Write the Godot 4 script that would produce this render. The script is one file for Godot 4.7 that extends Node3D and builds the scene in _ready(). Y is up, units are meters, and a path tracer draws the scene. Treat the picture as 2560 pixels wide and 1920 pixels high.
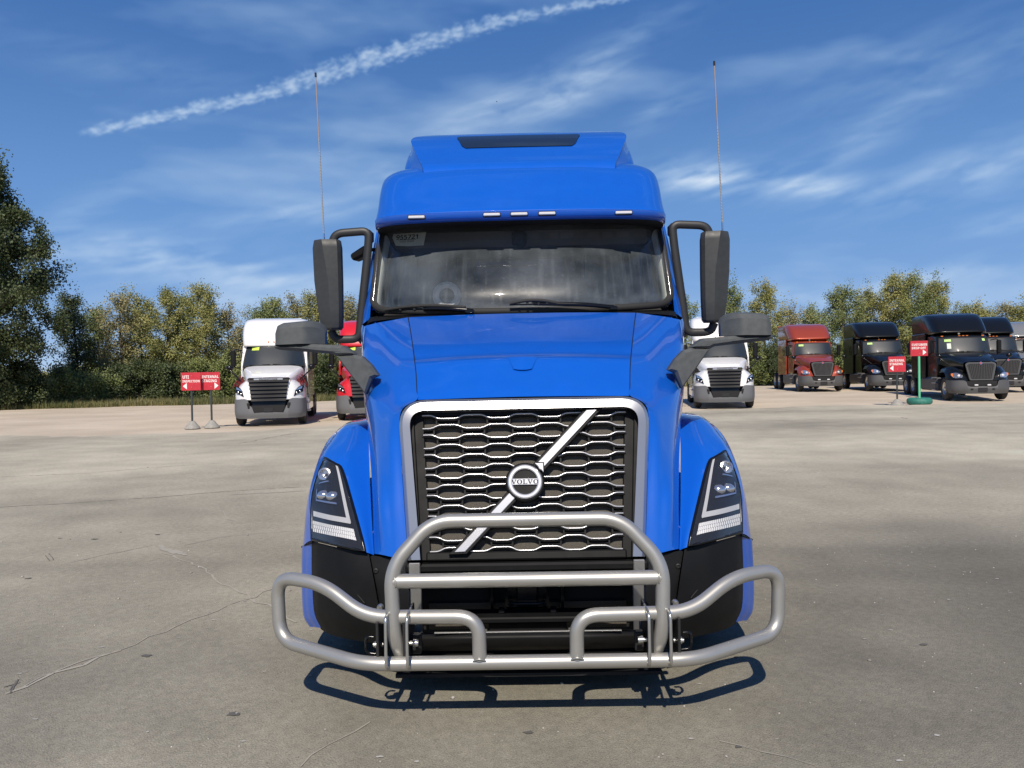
extends Node3D

const CAMERA_HEIGHT := 1.8
const CAMERA_Z := 4.3

var M := {}
var rng := RandomNumberGenerator.new()


# ---------------------------------------------------------------- shapes
class Geo:
	var v := PackedVector3Array()
	var n := PackedVector3Array()
	var uv := PackedVector2Array()
	var uv2 := PackedVector2Array()
	var ix := PackedInt32Array()

	func add(p: Vector3, nn: Vector3, t := Vector2.ZERO) -> int:
		v.append(p)
		n.append(nn)
		uv.append(t)
		return v.size() - 1

	func face(i: int, j: int, k: int) -> void:
		var g := (v[k] - v[i]).cross(v[j] - v[i])
		if g.dot(n[i] + n[j] + n[k]) < 0.0:
			ix.append_array(PackedInt32Array([i, k, j]))
		else:
			ix.append_array(PackedInt32Array([i, j, k]))

	func tri(a: Vector3, b: Vector3, c: Vector3, out := Vector3.ZERO) -> void:
		var g := (c - a).cross(b - a).normalized()
		if out != Vector3.ZERO and g.dot(out) < 0.0:
			g = -g
		face(add(a, g), add(b, g), add(c, g))

	func quad(a: Vector3, b: Vector3, c: Vector3, d: Vector3, out := Vector3.ZERO) -> void:
		var g := (c - a).cross(b - d).normalized()
		if out != Vector3.ZERO and g.dot(out) < 0.0:
			g = -g
		var i := add(a, g, Vector2(0, 1))
		var j := add(b, g, Vector2(1, 1))
		var k := add(c, g, Vector2(1, 0))
		var l := add(d, g, Vector2(0, 0))
		face(i, j, k)
		face(i, k, l)

	func grid(P: Array, toward := Vector3.ZERO) -> void:      # rows of points, smooth
		var rows := P.size()
		var cols: int = P[0].size()
		var base := v.size()
		var flip := 1.0
		var total := Vector3.ZERO
		var normals := PackedVector3Array()
		for i in rows:
			for j in cols:
				var du: Vector3 = P[mini(i + 1, rows - 1)][j] - P[maxi(i - 1, 0)][j]
				var dv: Vector3 = P[i][mini(j + 1, cols - 1)] - P[i][maxi(j - 1, 0)]
				var g := du.cross(dv).normalized()
				if g == Vector3.ZERO:
					g = Vector3.UP
				normals.append(g)
				total += g
		if toward != Vector3.ZERO and total.dot(toward) < 0.0:
			flip = -1.0
		for i in rows:
			for j in cols:
				add(P[i][j], normals[i * cols + j] * flip, Vector2(float(j) / (cols - 1), float(i) / (rows - 1)))
		for i in rows - 1:
			for j in cols - 1:
				var a := base + i * cols + j
				face(a, a + 1, a + cols + 1)
				face(a, a + cols + 1, a + cols)

	static func cr(a: Vector3, b: Vector3, c: Vector3, d: Vector3, t: float) -> Vector3:
		return 0.5 * (2.0 * b + (c - a) * t + (2.0 * a - 5.0 * b + 4.0 * c - d) * t * t + (3.0 * b - a - 3.0 * c + d) * t * t * t)

	static func along(P: Array, t: float) -> Vector3:          # t in 0..1 through all points
		var m := P.size() - 1
		var x := clampf(t, 0.0, 1.0) * m
		var i := mini(int(x), m - 1)
		var b: Vector3 = P[i]
		var c: Vector3 = P[i + 1]
		var a: Vector3 = P[i - 1] if i > 0 else 2.0 * b - c
		var d: Vector3 = P[i + 2] if i + 2 <= m else 2.0 * c - b
		return cr(a, b, c, d, x - i)

	static func surf(C: Array, s: float, t: float) -> Vector3:  # s across rows, t along columns
		var line := []
		for row in C:
			line.append(along(row, t))
		return along(line, s)

	func patch(C: Array, nu: int, nv: int, toward := Vector3(0, 0.3, 1), s0 := 0.0, s1 := 1.0, t0 := 0.0, t1 := 1.0, off := 0.0) -> void:
		var lines := []
		for j in nv + 1:
			var line := []
			for row in C:
				line.append(along(row, lerpf(t0, t1, float(j) / nv)))
			lines.append(line)
		var P := []
		for i in nu + 1:
			var r := PackedVector3Array()
			for j in nv + 1:
				r.append(along(lines[j], lerpf(s0, s1, float(i) / nu)))
			P.append(r)
		if off != 0.0:
			var Q := []
			for i in nu + 1:
				var r := PackedVector3Array()
				for j in nv + 1:
					var du: Vector3 = P[mini(i + 1, nu)][j] - P[maxi(i - 1, 0)][j]
					var dv: Vector3 = P[i][mini(j + 1, nv)] - P[i][maxi(j - 1, 0)]
					var g := du.cross(dv).normalized()
					if g.dot(toward) < 0.0:
						g = -g
					r.append(P[i][j] + g * off)
				Q.append(r)
			P = Q
		grid(P, toward)

	func box(c: Vector3, s: Vector3, bev := 0.0, b := Basis.IDENTITY) -> void:
		var h := s * 0.5
		bev = minf(bev, minf(h.x, minf(h.y, h.z)) * 0.9)
		var k := h - Vector3.ONE * bev
		for ax in 3:
			for sg: float in [-1.0, 1.0]:
				var u := (ax + 1) % 3
				var w := (ax + 2) % 3
				var q := []
				for e in [[-1, -1], [1, -1], [1, 1], [-1, 1]]:
					var p := Vector3.ZERO
					p[ax] = sg * h[ax]
					p[u] = e[0] * k[u]
					p[w] = e[1] * k[w]
					q.append(c + b * p)
				var o := Vector3.ZERO
				o[ax] = sg
				quad(q[0], q[1], q[2], q[3], b * o)
		if bev <= 0.0:
			return
		for ax in 3:                                          # chamfers along ax
			var u := (ax + 1) % 3
			var w := (ax + 2) % 3
			for su: float in [-1.0, 1.0]:
				for sw: float in [-1.0, 1.0]:
					var q := []
					for e in [[-1, 0], [1, 0], [1, 1], [-1, 1]]:
						var p := Vector3.ZERO
						p[ax] = e[0] * k[ax]
						p[u] = su * (h[u] if e[1] == 0 else k[u])
						p[w] = sw * (k[w] if e[1] == 0 else h[w])
						q.append(c + b * p)
					var o := Vector3.ZERO
					o[u] = su
					o[w] = sw
					quad(q[0], q[1], q[2], q[3], b * o)
		for sx: float in [-1.0, 1.0]:
			for sy: float in [-1.0, 1.0]:
				for sz: float in [-1.0, 1.0]:
					var g := Vector3(sx, sy, sz)
					tri(c + b * (g * Vector3(h.x, k.y, k.z)), c + b * (g * Vector3(k.x, h.y, k.z)), c + b * (g * Vector3(k.x, k.y, h.z)), b * g)

	static func bend(P: Array, r: float, seg := 5) -> PackedVector3Array:   # a polyline with its corners rounded
		var out := PackedVector3Array([P[0]])
		for i in range(1, P.size() - 1):
			var p: Vector3 = P[i]
			var a: Vector3 = P[i - 1]
			var c: Vector3 = P[i + 1]
			var ra := minf(r, a.distance_to(p) * 0.48)
			var rc := minf(r, c.distance_to(p) * 0.48)
			var p0 := p + (a - p).normalized() * ra
			var p2 := p + (c - p).normalized() * rc
			for k in seg + 1:
				var t := float(k) / seg
				out.append(p0 * (1 - t) * (1 - t) + p * 2.0 * t * (1 - t) + p2 * t * t)
		out.append(P[P.size() - 1])
		return out

	func tube(P: PackedVector3Array, r: float, seg := 12, r2 := -1.0, closed := false, up := Vector3.ZERO, taper := 1.0) -> void:
		var m := P.size()
		var base := v.size()
		var side := Vector3.ZERO
		if r2 < 0.0:
			r2 = r
		for i in m:
			var t := (P[(i + 1) % m] - P[(i - 1 + m) % m]) if closed else (P[mini(i + 1, m - 1)] - P[maxi(i - 1, 0)])
			t = t.normalized()
			if up != Vector3.ZERO:
				side = up.cross(t).normalized()
			elif side == Vector3.ZERO:
				side = (Vector3.UP if absf(t.y) < 0.9 else Vector3.RIGHT).cross(t).normalized()
			else:
				side = (side - t * side.dot(t)).normalized()
			var o := t.cross(side)
			var f := lerpf(1.0, taper, float(i) / maxi(m - 1, 1))
			for k in seg + 1:
				var a := TAU * k / seg
				var g := side * cos(a) / r + o * sin(a) / r2
				add(P[i] + (side * cos(a) * r + o * sin(a) * r2) * f, g.normalized(), Vector2(float(k) / seg, i * 0.1))
		var w := seg + 1
		for i in (m if closed else m - 1):
			for k in seg:
				var a := base + i * w + k
				var b := base + ((i + 1) % m) * w + k
				face(a, a + 1, b + 1)
				face(a, b + 1, b)
		if not closed:
			for e in [0, m - 1]:
				var t: Vector3 = (P[0] - P[1]) if e == 0 else (P[m - 1] - P[m - 2])
				t = t.normalized()
				var c := add(P[e], t)
				var ring := PackedInt32Array()
				for k in seg + 1:
					ring.append(add(v[base + e * w + k], t))
				for k in seg:
					face(c, ring[k], ring[k + 1])

	static func rounded(P: Array, r: float, seg := 4) -> PackedVector2Array:   # a closed polygon with round corners
		var out := PackedVector2Array()
		var m := P.size()
		for i in m:
			var p: Vector2 = P[i]
			var a: Vector2 = P[(i - 1 + m) % m]
			var c: Vector2 = P[(i + 1) % m]
			var p0 := p + (a - p).normalized() * minf(r, a.distance_to(p) * 0.45)
			var p2 := p + (c - p).normalized() * minf(r, c.distance_to(p) * 0.45)
			for k in seg + 1:
				var t := float(k) / seg
				out.append(p0 * (1 - t) * (1 - t) + p * 2.0 * t * (1 - t) + p2 * t * t)
		return out

	func prism(poly: PackedVector2Array, T: Transform3D, d: float, bev := 0.0) -> void:  # front face at local z = d
		var m := poly.size()
		var area := 0.0
		for i in m:
			area += poly[i].cross(poly[(i + 1) % m])
		if area < 0.0:
			poly = poly.duplicate()
			poly.reverse()
		var inner := poly.duplicate()
		if bev > 0.0:
			for i in m:
				var e1 := (poly[i] - poly[(i - 1 + m) % m]).normalized()
				var e2 := (poly[(i + 1) % m] - poly[i]).normalized()
				var nn := (Vector2(-e1.y, e1.x) + Vector2(-e2.y, e2.x))
				inner[i] = poly[i] + nn.normalized() * bev
		var ids := Geometry2D.triangulate_polygon(poly)
		for k in range(0, ids.size(), 3):
			var A := []
			var B := []
			for q in 3:
				var p := inner[ids[k + q]]
				A.append(T * Vector3(p.x, p.y, d))
				p = poly[ids[k + q]]
				B.append(T * Vector3(p.x, p.y, 0))
			tri(A[0], A[1], A[2], T.basis.z)
			tri(B[0], B[1], B[2], -T.basis.z)
		for i in m:
			var j := (i + 1) % m
			var e := poly[j] - poly[i]
			if e.length() < 1e-5:
				continue
			var o := T.basis * Vector3(e.y, -e.x, 0)
			var z1 := d - bev
			quad(T * Vector3(poly[i].x, poly[i].y, 0), T * Vector3(poly[j].x, poly[j].y, 0), T * Vector3(poly[j].x, poly[j].y, z1), T * Vector3(poly[i].x, poly[i].y, z1), o)
			if bev > 0.0:
				quad(T * Vector3(poly[i].x, poly[i].y, z1), T * Vector3(poly[j].x, poly[j].y, z1), T * Vector3(inner[j].x, inner[j].y, d), T * Vector3(inner[i].x, inner[i].y, d), o.normalized() + T.basis.z)

	func lathe(prof: Array, T: Transform3D, seg := 20) -> void:   # (radius, height) pairs turned about local y; each band has its own normals
		for k in prof.size() - 1:
			var a: Vector2 = prof[k]
			var b: Vector2 = prof[k + 1]
			var e := b - a
			if e.length() < 1e-6:
				continue
			var nn := Vector2(e.y, -e.x).normalized()
			var base := v.size()
			for i in seg + 1:
				var w := TAU * i / seg
				var c := Vector3(cos(w), 0, sin(w))
				var g := T.basis * (c * nn.x + Vector3.UP * nn.y)
				add(T * (c * a.x + Vector3.UP * a.y), g, Vector2(float(i) / seg, 0))
				add(T * (c * b.x + Vector3.UP * b.y), g, Vector2(float(i) / seg, 1))
			for i in seg:
				var q := base + i * 2
				face(q, q + 1, q + 3)
				face(q, q + 3, q + 2)

	func facets(rings: Array) -> void:                       # closed rings with hard edges around them, capped
		var m: int = rings[0].size()
		var mid := Vector3.ZERO
		for q in [0, rings.size() - 1]:
			for p in rings[q]:
				mid += p
		mid /= 2.0 * m
		for j in m:
			var P := []
			for r in rings:
				P.append(PackedVector3Array([r[j], r[(j + 1) % m]]))
			grid(P, (rings[rings.size() / 2][j] + rings[rings.size() / 2][(j + 1) % m]) * 0.5 - mid)
		for e in [0, rings.size() - 1]:
			var c := Vector3.ZERO
			for p in rings[e]:
				c += p
			c /= m
			for j in m:
				tri(c, rings[e][j], rings[e][(j + 1) % m], c - mid)

	func loft(rings: Array, cap := true) -> void:            # closed rings of equal size, smooth along and around
		var m: int = rings[0].size()
		var mid := Vector3.ZERO
		for p in rings[0]:
			mid += p
		for p in rings[rings.size() - 1]:
			mid += p
		mid /= 2.0 * m
		var base := v.size()
		var rc := rings.size()
		for i in rc:
			for j in m + 1:
				var q := j % m
				var du: Vector3 = rings[mini(i + 1, rc - 1)][q] - rings[maxi(i - 1, 0)][q]
				var dv: Vector3 = rings[i][(q + 1) % m] - rings[i][(q - 1 + m) % m]
				var g := du.cross(dv).normalized()
				if g.dot(rings[i][q] - mid) < 0.0:
					g = -g
				add(rings[i][q], g)
		for i in rc - 1:
			for j in m:
				var a := base + i * (m + 1) + j
				face(a, a + 1, a + m + 2)
				face(a, a + m + 2, a + m + 1)
		if cap:
			for e in [0, rc - 1]:
				var c := Vector3.ZERO
				for p in rings[e]:
					c += p
				c /= m
				for j in m:
					tri(c, rings[e][j], rings[e][(j + 1) % m], c - mid)

	func ball(c: Vector3, r: Vector3, seg := 12) -> void:
		var base := v.size()
		var rows := seg / 2
		for i in rows + 1:
			var th := PI * i / rows
			for j in seg + 1:
				var a := TAU * j / seg
				var d := Vector3(sin(th) * cos(a), cos(th), sin(th) * sin(a))
				add(c + d * r, (d / r).normalized())
		for i in rows:
			for j in seg:
				var a := base + i * (seg + 1) + j
				face(a, a + 1, a + seg + 2)
				face(a, a + seg + 2, a + seg + 1)

	func mirrored() -> Geo:
		var g := Geo.new()
		for i in v.size():
			g.v.append(v[i] * Vector3(-1, 1, 1))
			g.n.append(n[i] * Vector3(-1, 1, 1))
		g.uv = uv.duplicate()
		for i in range(0, ix.size(), 3):
			g.ix.append_array(PackedInt32Array([ix[i], ix[i + 2], ix[i + 1]]))
		return g

	func mesh() -> ArrayMesh:
		var a := []
		a.resize(Mesh.ARRAY_MAX)
		a[Mesh.ARRAY_VERTEX] = v
		a[Mesh.ARRAY_NORMAL] = n
		a[Mesh.ARRAY_TEX_UV] = uv
		if uv2.size() == v.size():
			a[Mesh.ARRAY_TEX_UV2] = uv2
		a[Mesh.ARRAY_INDEX] = ix
		var m := ArrayMesh.new()
		m.add_surface_from_arrays(Mesh.PRIMITIVE_TRIANGLES, a)
		return m


func cut(P: Array, T: Transform3D) -> Array:                  # points laid into a plane: their local x and y
	var out := []
	var inv := T.affine_inverse()
	for p in P:
		var q: Vector3 = inv * p
		out.append(Vector2(q.x, q.y))
	return out


# ---------------------------------------------------------------- nodes
func thing(called: String, label: String, category: String, at := Vector3.ZERO, turn := 0.0, group := "") -> Node3D:
	var o := Node3D.new()
	o.name = called
	add_child(o, true)
	o.position = at
	o.rotation.y = turn
	tag(o, label, category, group)
	return o


func tag(o: Node, label: String, category: String, group := "") -> void:
	o.set_meta("label", label)
	o.set_meta("category", category)
	if group:
		o.set_meta("group", group)


func part(parent: Node, called: String, g, material: Material, label := "") -> MeshInstance3D:
	var o := MeshInstance3D.new()
	o.name = called
	o.mesh = g.mesh() if g is Geo else g
	o.material_override = material
	parent.add_child(o, true)
	if label:
		o.set_meta("label", label)
	return o


func pair(parent: Node, called: String, g: Geo, material: Material) -> Array:   # the right one and its mirror image
	return [part(parent, called, g, material), part(parent, called, g.mirrored(), material)]


func struct(called: String, g, material: Material, parent: Node = null) -> MeshInstance3D:
	var o := part(parent if parent else self, called, g, material)
	o.set_meta("kind", "structure")
	return o


func letters(parent: Node, called: String, text: String, height: float, T: Transform3D, material: Material, bold := true, serif := false, depth := 0.003, squeeze := 1.0) -> MeshInstance3D:
	var f := SystemFont.new()
	f.font_names = PackedStringArray(["Droid Serif" if serif else "Droid Sans"])
	f.font_weight = 700 if bold else 400
	var t := TextMesh.new()
	t.font = f
	t.text = text
	t.font_size = 64
	t.pixel_size = height / 46.0
	t.depth = depth
	t.curve_step = 2.0
	var o := part(parent, called, t, material)
	o.transform = T.scaled_local(Vector3(squeeze, 1, 1))
	return o


# ---------------------------------------------------------------- materials
func lin(r: float, g: float, b: float, a := 1.0) -> Color:
	var c := Color(r, g, b).linear_to_srgb()
	c.a = a
	return c


func mat(called: String, c: Color, rough := 0.6, metal := 0.0, spec := 0.5) -> StandardMaterial3D:
	var m := StandardMaterial3D.new()
	m.resource_name = called
	m.albedo_color = c
	m.roughness = rough
	m.metallic = metal
	m.metallic_specular = spec
	M[called] = m
	return m


func paint(called: String, c: Color, rough := 0.35, metal := 0.0) -> StandardMaterial3D:
	var m := mat(called, c, rough, metal)
	m.clearcoat_enabled = true
	m.clearcoat = 1.0
	m.clearcoat_roughness = 0.03
	return m


func noise_tex(size: int, freq: float, dark: Color, pale: Color, octaves := 4, noise_seed := 1, as_normal := 0.0) -> NoiseTexture2D:
	var f := FastNoiseLite.new()
	f.seed = noise_seed
	f.frequency = freq
	f.fractal_octaves = octaves
	var t := NoiseTexture2D.new()
	t.width = size
	t.height = size
	t.seamless = true
	t.noise = f
	if as_normal > 0.0:
		t.as_normal_map = true
		t.bump_strength = as_normal
	else:
		var r := Gradient.new()
		r.set_color(0, dark)
		r.set_color(1, pale)
		t.color_ramp = r
	return t


func worn(m: StandardMaterial3D, scale: float, dark: float, rough_lo := -1.0, rough_hi := -1.0, noise_seed := 3, freq := 0.02) -> void:   # uneven tone and gloss laid on from all sides
	m.uv1_triplanar = true
	m.uv1_scale = Vector3.ONE * scale
	m.albedo_texture = noise_tex(256, freq, Color(dark, dark, dark), Color.WHITE, 5, noise_seed)
	if rough_lo >= 0.0:
		m.roughness = 1.0
		m.roughness_texture = noise_tex(256, freq, Color(rough_lo, rough_lo, rough_lo), Color(rough_hi, rough_hi, rough_hi), 5, noise_seed + 7)


func make_materials() -> void:
	var b := paint("blue_paint", lin(0.003, 0.103, 0.56), 0.4)
	b.metallic_specular = 0.4
	worn(b, 0.7, 0.97, 0.34, 0.46, 25, 0.03)
	var black := mat("black_plastic", lin(0.0075, 0.008, 0.009), 0.55, 0.0, 0.34)
	worn(black, 1.4, 0.8, 0.5, 0.64, 5)
	var grey := mat("mirror_plastic", lin(0.088, 0.097, 0.1), 0.5)
	worn(grey, 2.2, 0.84, 0.44, 0.6, 9, 0.03)
	var md := mat("mirror_dark", lin(0.042, 0.046, 0.048), 0.5)
	worn(md, 2.2, 0.84, 0.44, 0.6, 29, 0.03)
	mat("arm_black", lin(0.022, 0.023, 0.025), 0.5)
	mat("deep_black", lin(0.006, 0.006, 0.007), 0.7)
	mat("rubber", lin(0.02, 0.02, 0.02), 0.75)
	mat("gloss_black", lin(0.006, 0.007, 0.009), 0.2, 0.0, 0.4)
	var steel := mat("guard_steel", lin(0.46, 0.455, 0.43), 0.4, 0.66)
	worn(steel, 1.2, 0.95, 0.36, 0.45, 13, 0.012)
	mat("chrome", lin(0.75, 0.75, 0.76), 0.12, 1.0)
	mat("grille_silver", lin(0.6, 0.61, 0.64), 0.27, 0.6)
	mat("surround_silver", lin(0.4, 0.41, 0.44), 0.28, 0.75)
	mat("notice_grey", lin(0.14, 0.14, 0.14), 0.8)
	mat("bolt_zinc", lin(0.6, 0.6, 0.58), 0.3, 0.9)
	var mesh_dark := mat("radiator_screen", lin(0.2, 0.182, 0.152), 0.8)
	mesh_dark.uv1_triplanar = true
	mesh_dark.uv1_scale = Vector3.ONE * 5.0
	mesh_dark.albedo_texture = noise_tex(256, 0.16, Color(0.2, 0.2, 0.2), Color(1, 1, 1), 2, 21)
	var glass := mat("windshield_glass", lin(0.02, 0.035, 0.035, 0.16), 0.02)
	glass.transparency = BaseMaterial3D.TRANSPARENCY_ALPHA
	var clear := mat("lamp_lens", lin(0.5, 0.5, 0.5, 0.03), 0.03)
	clear.transparency = BaseMaterial3D.TRANSPARENCY_ALPHA
	var film := mat("road_film", lin(0.46, 0.53, 0.6, 0.32), 0.31, 0.0, 1.0)
	film.transparency = BaseMaterial3D.TRANSPARENCY_ALPHA
	film.albedo_texture = film_texture()
	mat("lamp_white", lin(0.62, 0.63, 0.65), 0.3)
	mat("lamp_reflector", lin(0.7, 0.7, 0.72), 0.16, 0.9)
	mat("curtain", lin(0.1, 0.104, 0.11), 0.95)
	mat("light_guide", lin(0.4, 0.41, 0.43), 0.25)
	mat("cord", lin(0.5, 0.5, 0.48), 0.6)
	mat("coil_grey", lin(0.3, 0.3, 0.3), 0.5)
	mat("trim_pale", lin(0.55, 0.6, 0.55), 0.7)
	mat("dash", lin(0.055, 0.055, 0.056), 0.6)
	mat("cabin_grey", lin(0.11, 0.11, 0.11), 0.8)
	mat("paper", lin(0.62, 0.68, 0.6), 0.8)
	mat("ink", lin(0.01, 0.01, 0.012), 0.7)
	mat("amber", lin(0.75, 0.2, 0.02), 0.25)
	mat("window_dark", lin(0.012, 0.014, 0.016), 0.06)
	mat("dark_metal", lin(0.03, 0.03, 0.032), 0.5, 0.4)


func film_texture() -> ImageTexture:                          # dried dust and wiper streaks on the windshield
	var f := FastNoiseLite.new()
	f.seed = 4
	f.frequency = 0.012
	f.fractal_octaves = 5
	var s := FastNoiseLite.new()
	s.seed = 8
	s.frequency = 0.05
	var w := 512
	var h := 256
	var im := Image.create_empty(w, h, false, Image.FORMAT_RGBA8)
	for y in h:
		for x in w:
			var a := 0.33 + 0.34 * f.get_noise_2d(x * 1.1, y * 0.9) + 0.3 * maxf(0.0, s.get_noise_2d(x * 2.6, y * 0.14) - 0.1)
			if f.get_noise_2d(x * 23.0, y * 23.0 + 900) > 0.52:
				a += 0.2
			im.set_pixel(x, y, Color(1, 1, 1, clampf(a, 0.0, 1.0)))
	return ImageTexture.create_from_image(im)


# ---------------------------------------------------------------- the blue truck
func plan_row(y: float, front: float, half: float, back: float, corner := 0.45) -> Array:   # half of a rounded front seen from above
	return [Vector3(0, y, front), Vector3(half * 0.45, y, front - 0.012), Vector3(half * 0.78, y, front - 0.07), Vector3(half * 0.94, y, front - corner * 0.42), Vector3(half, y, front - corner), Vector3(half + 0.012, y, front - corner - 0.7), Vector3(half + 0.012, y, back)]


func across(rows: Array) -> Array:                            # half rows (from the middle outwards) made whole
	var out := []
	for r in rows:
		var whole := []
		for k in range(r.size() - 1, 0, -1):
			whole.append(r[k] * Vector3(-1, 1, 1))
		whole.append_array(r)
		out.append(whole)
	return out


func wheel(parent: Node, at: Vector3, r: float, w: float, side: float, rim_mat: Material, detail := true) -> void:
	var T := Transform3D(Basis(Vector3(0, -side, 0), Vector3(side, 0, 0), Vector3(0, 0, 1)), at)   # local y points outwards
	var g := Geo.new()
	var h := w * 0.5
	g.lathe([Vector2(r * 0.56, -h), Vector2(r * 0.9, -h), Vector2(r * 0.985, -h * 0.72), Vector2(r, -h * 0.6), Vector2(r, h * 0.6), Vector2(r * 0.985, h * 0.72), Vector2(r * 0.9, h), Vector2(r * 0.56, h * 0.9), Vector2(r * 0.54, h * 0.2), Vector2(r * 0.54, -h)], T, 28 if detail else 20)
	if detail:
		for k in 44:                                          # tread blocks
			var a := TAU * k / 44.0
			for q: float in [-0.36, 0.0, 0.36]:
				var p := T * (Vector3(cos(a), 0, sin(a)) * (r + 0.003) + Vector3.UP * w * q * 0.9)
				var b := T.basis * Basis(Vector3.UP, -a)
				g.box(p, Vector3(0.016, w * 0.24, r * 0.1), 0.0, b)
	var t := part(parent, "tyre", g, M.rubber)
	t.set_meta("label", "")
	t.remove_meta("label")
	var d := Geo.new()
	d.lathe([Vector2(r * 0.55, h * 0.86), Vector2(r * 0.5, h * 0.8), Vector2(r * 0.46, h * 0.4), Vector2(r * 0.3, h * 0.28), Vector2(r * 0.2, h * 0.5), Vector2(r * 0.17, h * 0.9), Vector2(0.001, h * 0.95)], T, 24)
	for k in 10:
		var a := TAU * k / 10.0
		d.lathe([Vector2(0.016, h * 0.2), Vector2(0.016, h * 0.5), Vector2(0.001, h * 0.52)], T * Transform3D(Basis.IDENTITY, Vector3(cos(a), 0, sin(a)) * r * 0.33), 6)
	part(t, "rim", d, rim_mat)


func blue_truck() -> void:
	var t := thing("semi_truck", "bright blue sleeper semi truck with silver bull bar and two tall antennas, facing the camera", "truck")
	var g: Geo

	# hood
	g = Geo.new()
	var c0 := [Vector3(0, 1.643, -0.43), Vector3(0, 1.699, -0.52), Vector3(0, 1.8, -0.7), Vector3(0, 1.875, -0.84), Vector3(0, 1.91, -0.97), Vector3(0, 1.991, -1.18), Vector3(0, 2.113, -1.55), Vector3(0, 2.246, -1.95)]
	var c1 := [Vector3(0.317, 1.64, -0.44), Vector3(0.323, 1.696, -0.53), Vector3(0.338, 1.797, -0.71), Vector3(0.35, 1.872, -0.85), Vector3(0.359, 1.907, -0.98), Vector3(0.38, 1.988, -1.19), Vector3(0.412, 2.106, -1.56), Vector3(0.446, 2.243, -1.95)]
	var c2 := [Vector3(0.633, 1.634, -0.47), Vector3(0.647, 1.687, -0.56), Vector3(0.675, 1.782, -0.75), Vector3(0.701, 1.854, -0.9), Vector3(0.72, 1.89, -1.02), Vector3(0.758, 1.973, -1.23), Vector3(0.822, 2.095, -1.6), Vector3(0.893, 2.234, -1.98)]
	var whole := []
	for r in [c2, c1]:
		var m := []
		for p in r:
			m.append(p * Vector3(-1, 1, 1))
		whole.append(m)
	whole.append_array([c0, c1, c2])
	g.patch(whole, 32, 48, Vector3(0, 1, 0.5))
	var hood := part(t, "hood", g, M.blue_paint)
	g = Geo.new()
	var s0 := [Vector3(0.665, 0.753, -0.15), Vector3(0.692, 1.034, -0.23), Vector3(0.718, 1.343, -0.32), Vector3(0.727, 1.565, -0.4), Vector3(0.637, 1.637, -0.465), Vector3(0.653, 1.687, -0.56), Vector3(0.681, 1.782, -0.75), Vector3(0.727, 1.89, -1.02), Vector3(0.829, 2.095, -1.6), Vector3(0.901, 2.234, -1.98)]
	var s1 := [Vector3(0.742, 0.759, -0.16), Vector3(0.77, 1.033, -0.24), Vector3(0.806, 1.325, -0.36), Vector3(0.829, 1.494, -0.48), Vector3(0.843, 1.611, -0.63), Vector3(0.869, 1.688, -0.78), Vector3(0.927, 1.8, -1.05), Vector3(0.989, 1.898, -1.3), Vector3(1.094, 2.051, -1.7), Vector3(1.204, 2.194, -2.1)]
	var s2 := [Vector3(0.83, 0.768, -0.2), Vector3(0.861, 1.022, -0.3), Vector3(0.925, 1.279, -0.54), Vector3(0.99, 1.46, -0.78), Vector3(1.038, 1.58, -0.95), Vector3(1.077, 1.656, -1.1), Vector3(1.137, 1.761, -1.35), Vector3(1.18, 1.854, -1.55), Vector3(1.24, 2, -1.85), Vector3(1.309, 2.158, -2.25)]
	var s3 := [Vector3(0.907, 0.753, -0.3), Vector3(0.96, 0.957, -0.6), Vector3(1.037, 1.183, -1), Vector3(1.095, 1.311, -1.3), Vector3(1.131, 1.415, -1.45), Vector3(1.17, 1.506, -1.65), Vector3(1.219, 1.602, -1.9), Vector3(1.258, 1.688, -2.1), Vector3(1.316, 1.839, -2.4), Vector3(1.367, 2.003, -2.7)]
	g.patch([s0, s1, s2, s3], 26, 60, Vector3(0.6, 0.4, 0.7))
	pair(t, "hood_side", g, M.blue_paint)
	g = Geo.new()                                             # inner flank between hood and door
	var flank := []
	for p in [Vector3(1.102, 1.344, -1.3), Vector3(1.151, 1.46, -1.55), Vector3(1.229, 1.636, -1.95), Vector3(1.316, 1.839, -2.4), Vector3(1.376, 2.013, -2.75)]:
		flank.append([p, Vector3(p.x - 0.02, 1.3, p.z), Vector3(p.x - 0.06, 0.9, p.z)])
	g.patch(flank, 12, 6, Vector3(1, 0, 0))
	pair(t, "hood_flank", g, M.blue_paint)
	g = Geo.new()                                             # dark joint between hood panels
	g.tube(PackedVector3Array([Vector3(0.637, 1.631, -0.475), Vector3(0.651, 1.687, -0.568), Vector3(0.679, 1.782, -0.758), Vector3(0.725, 1.89, -1.028), Vector3(0.827, 2.095, -1.608), Vector3(0.898, 2.231, -1.988)]), 0.004, 6)
	for o in pair(hood, "panel_joint", g, M.deep_black):
		pass
	g = Geo.new()                                             # raised rib and catch in the middle of the hood
	g.patch([[Vector3(-0.096, 1.884, -0.855), Vector3(-0.077, 1.85, -0.78), Vector3(-0.058, 1.809, -0.7)], [Vector3(-0.03, 1.886, -0.83), Vector3(-0.026, 1.85, -0.76), Vector3(-0.023, 1.803, -0.685)], [Vector3(0.03, 1.886, -0.83), Vector3(0.026, 1.85, -0.76), Vector3(0.023, 1.803, -0.685)], [Vector3(0.096, 1.884, -0.855), Vector3(0.077, 1.85, -0.78), Vector3(0.058, 1.809, -0.7)]], 10, 8, Vector3(0, 1, 0.5))
	part(hood, "hood_rib", g, M.blue_paint)

	# fenders
	g = Geo.new()
	var f0 := [Vector3(0.874, 0.756, -0.24), Vector3(0.935, 0.989, -0.5), Vector3(1.018, 1.24, -0.9), Vector3(1.076, 1.368, -1.2), Vector3(1.147, 1.453, -1.55), Vector3(1.278, 1.433, -2.2)]
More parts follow.
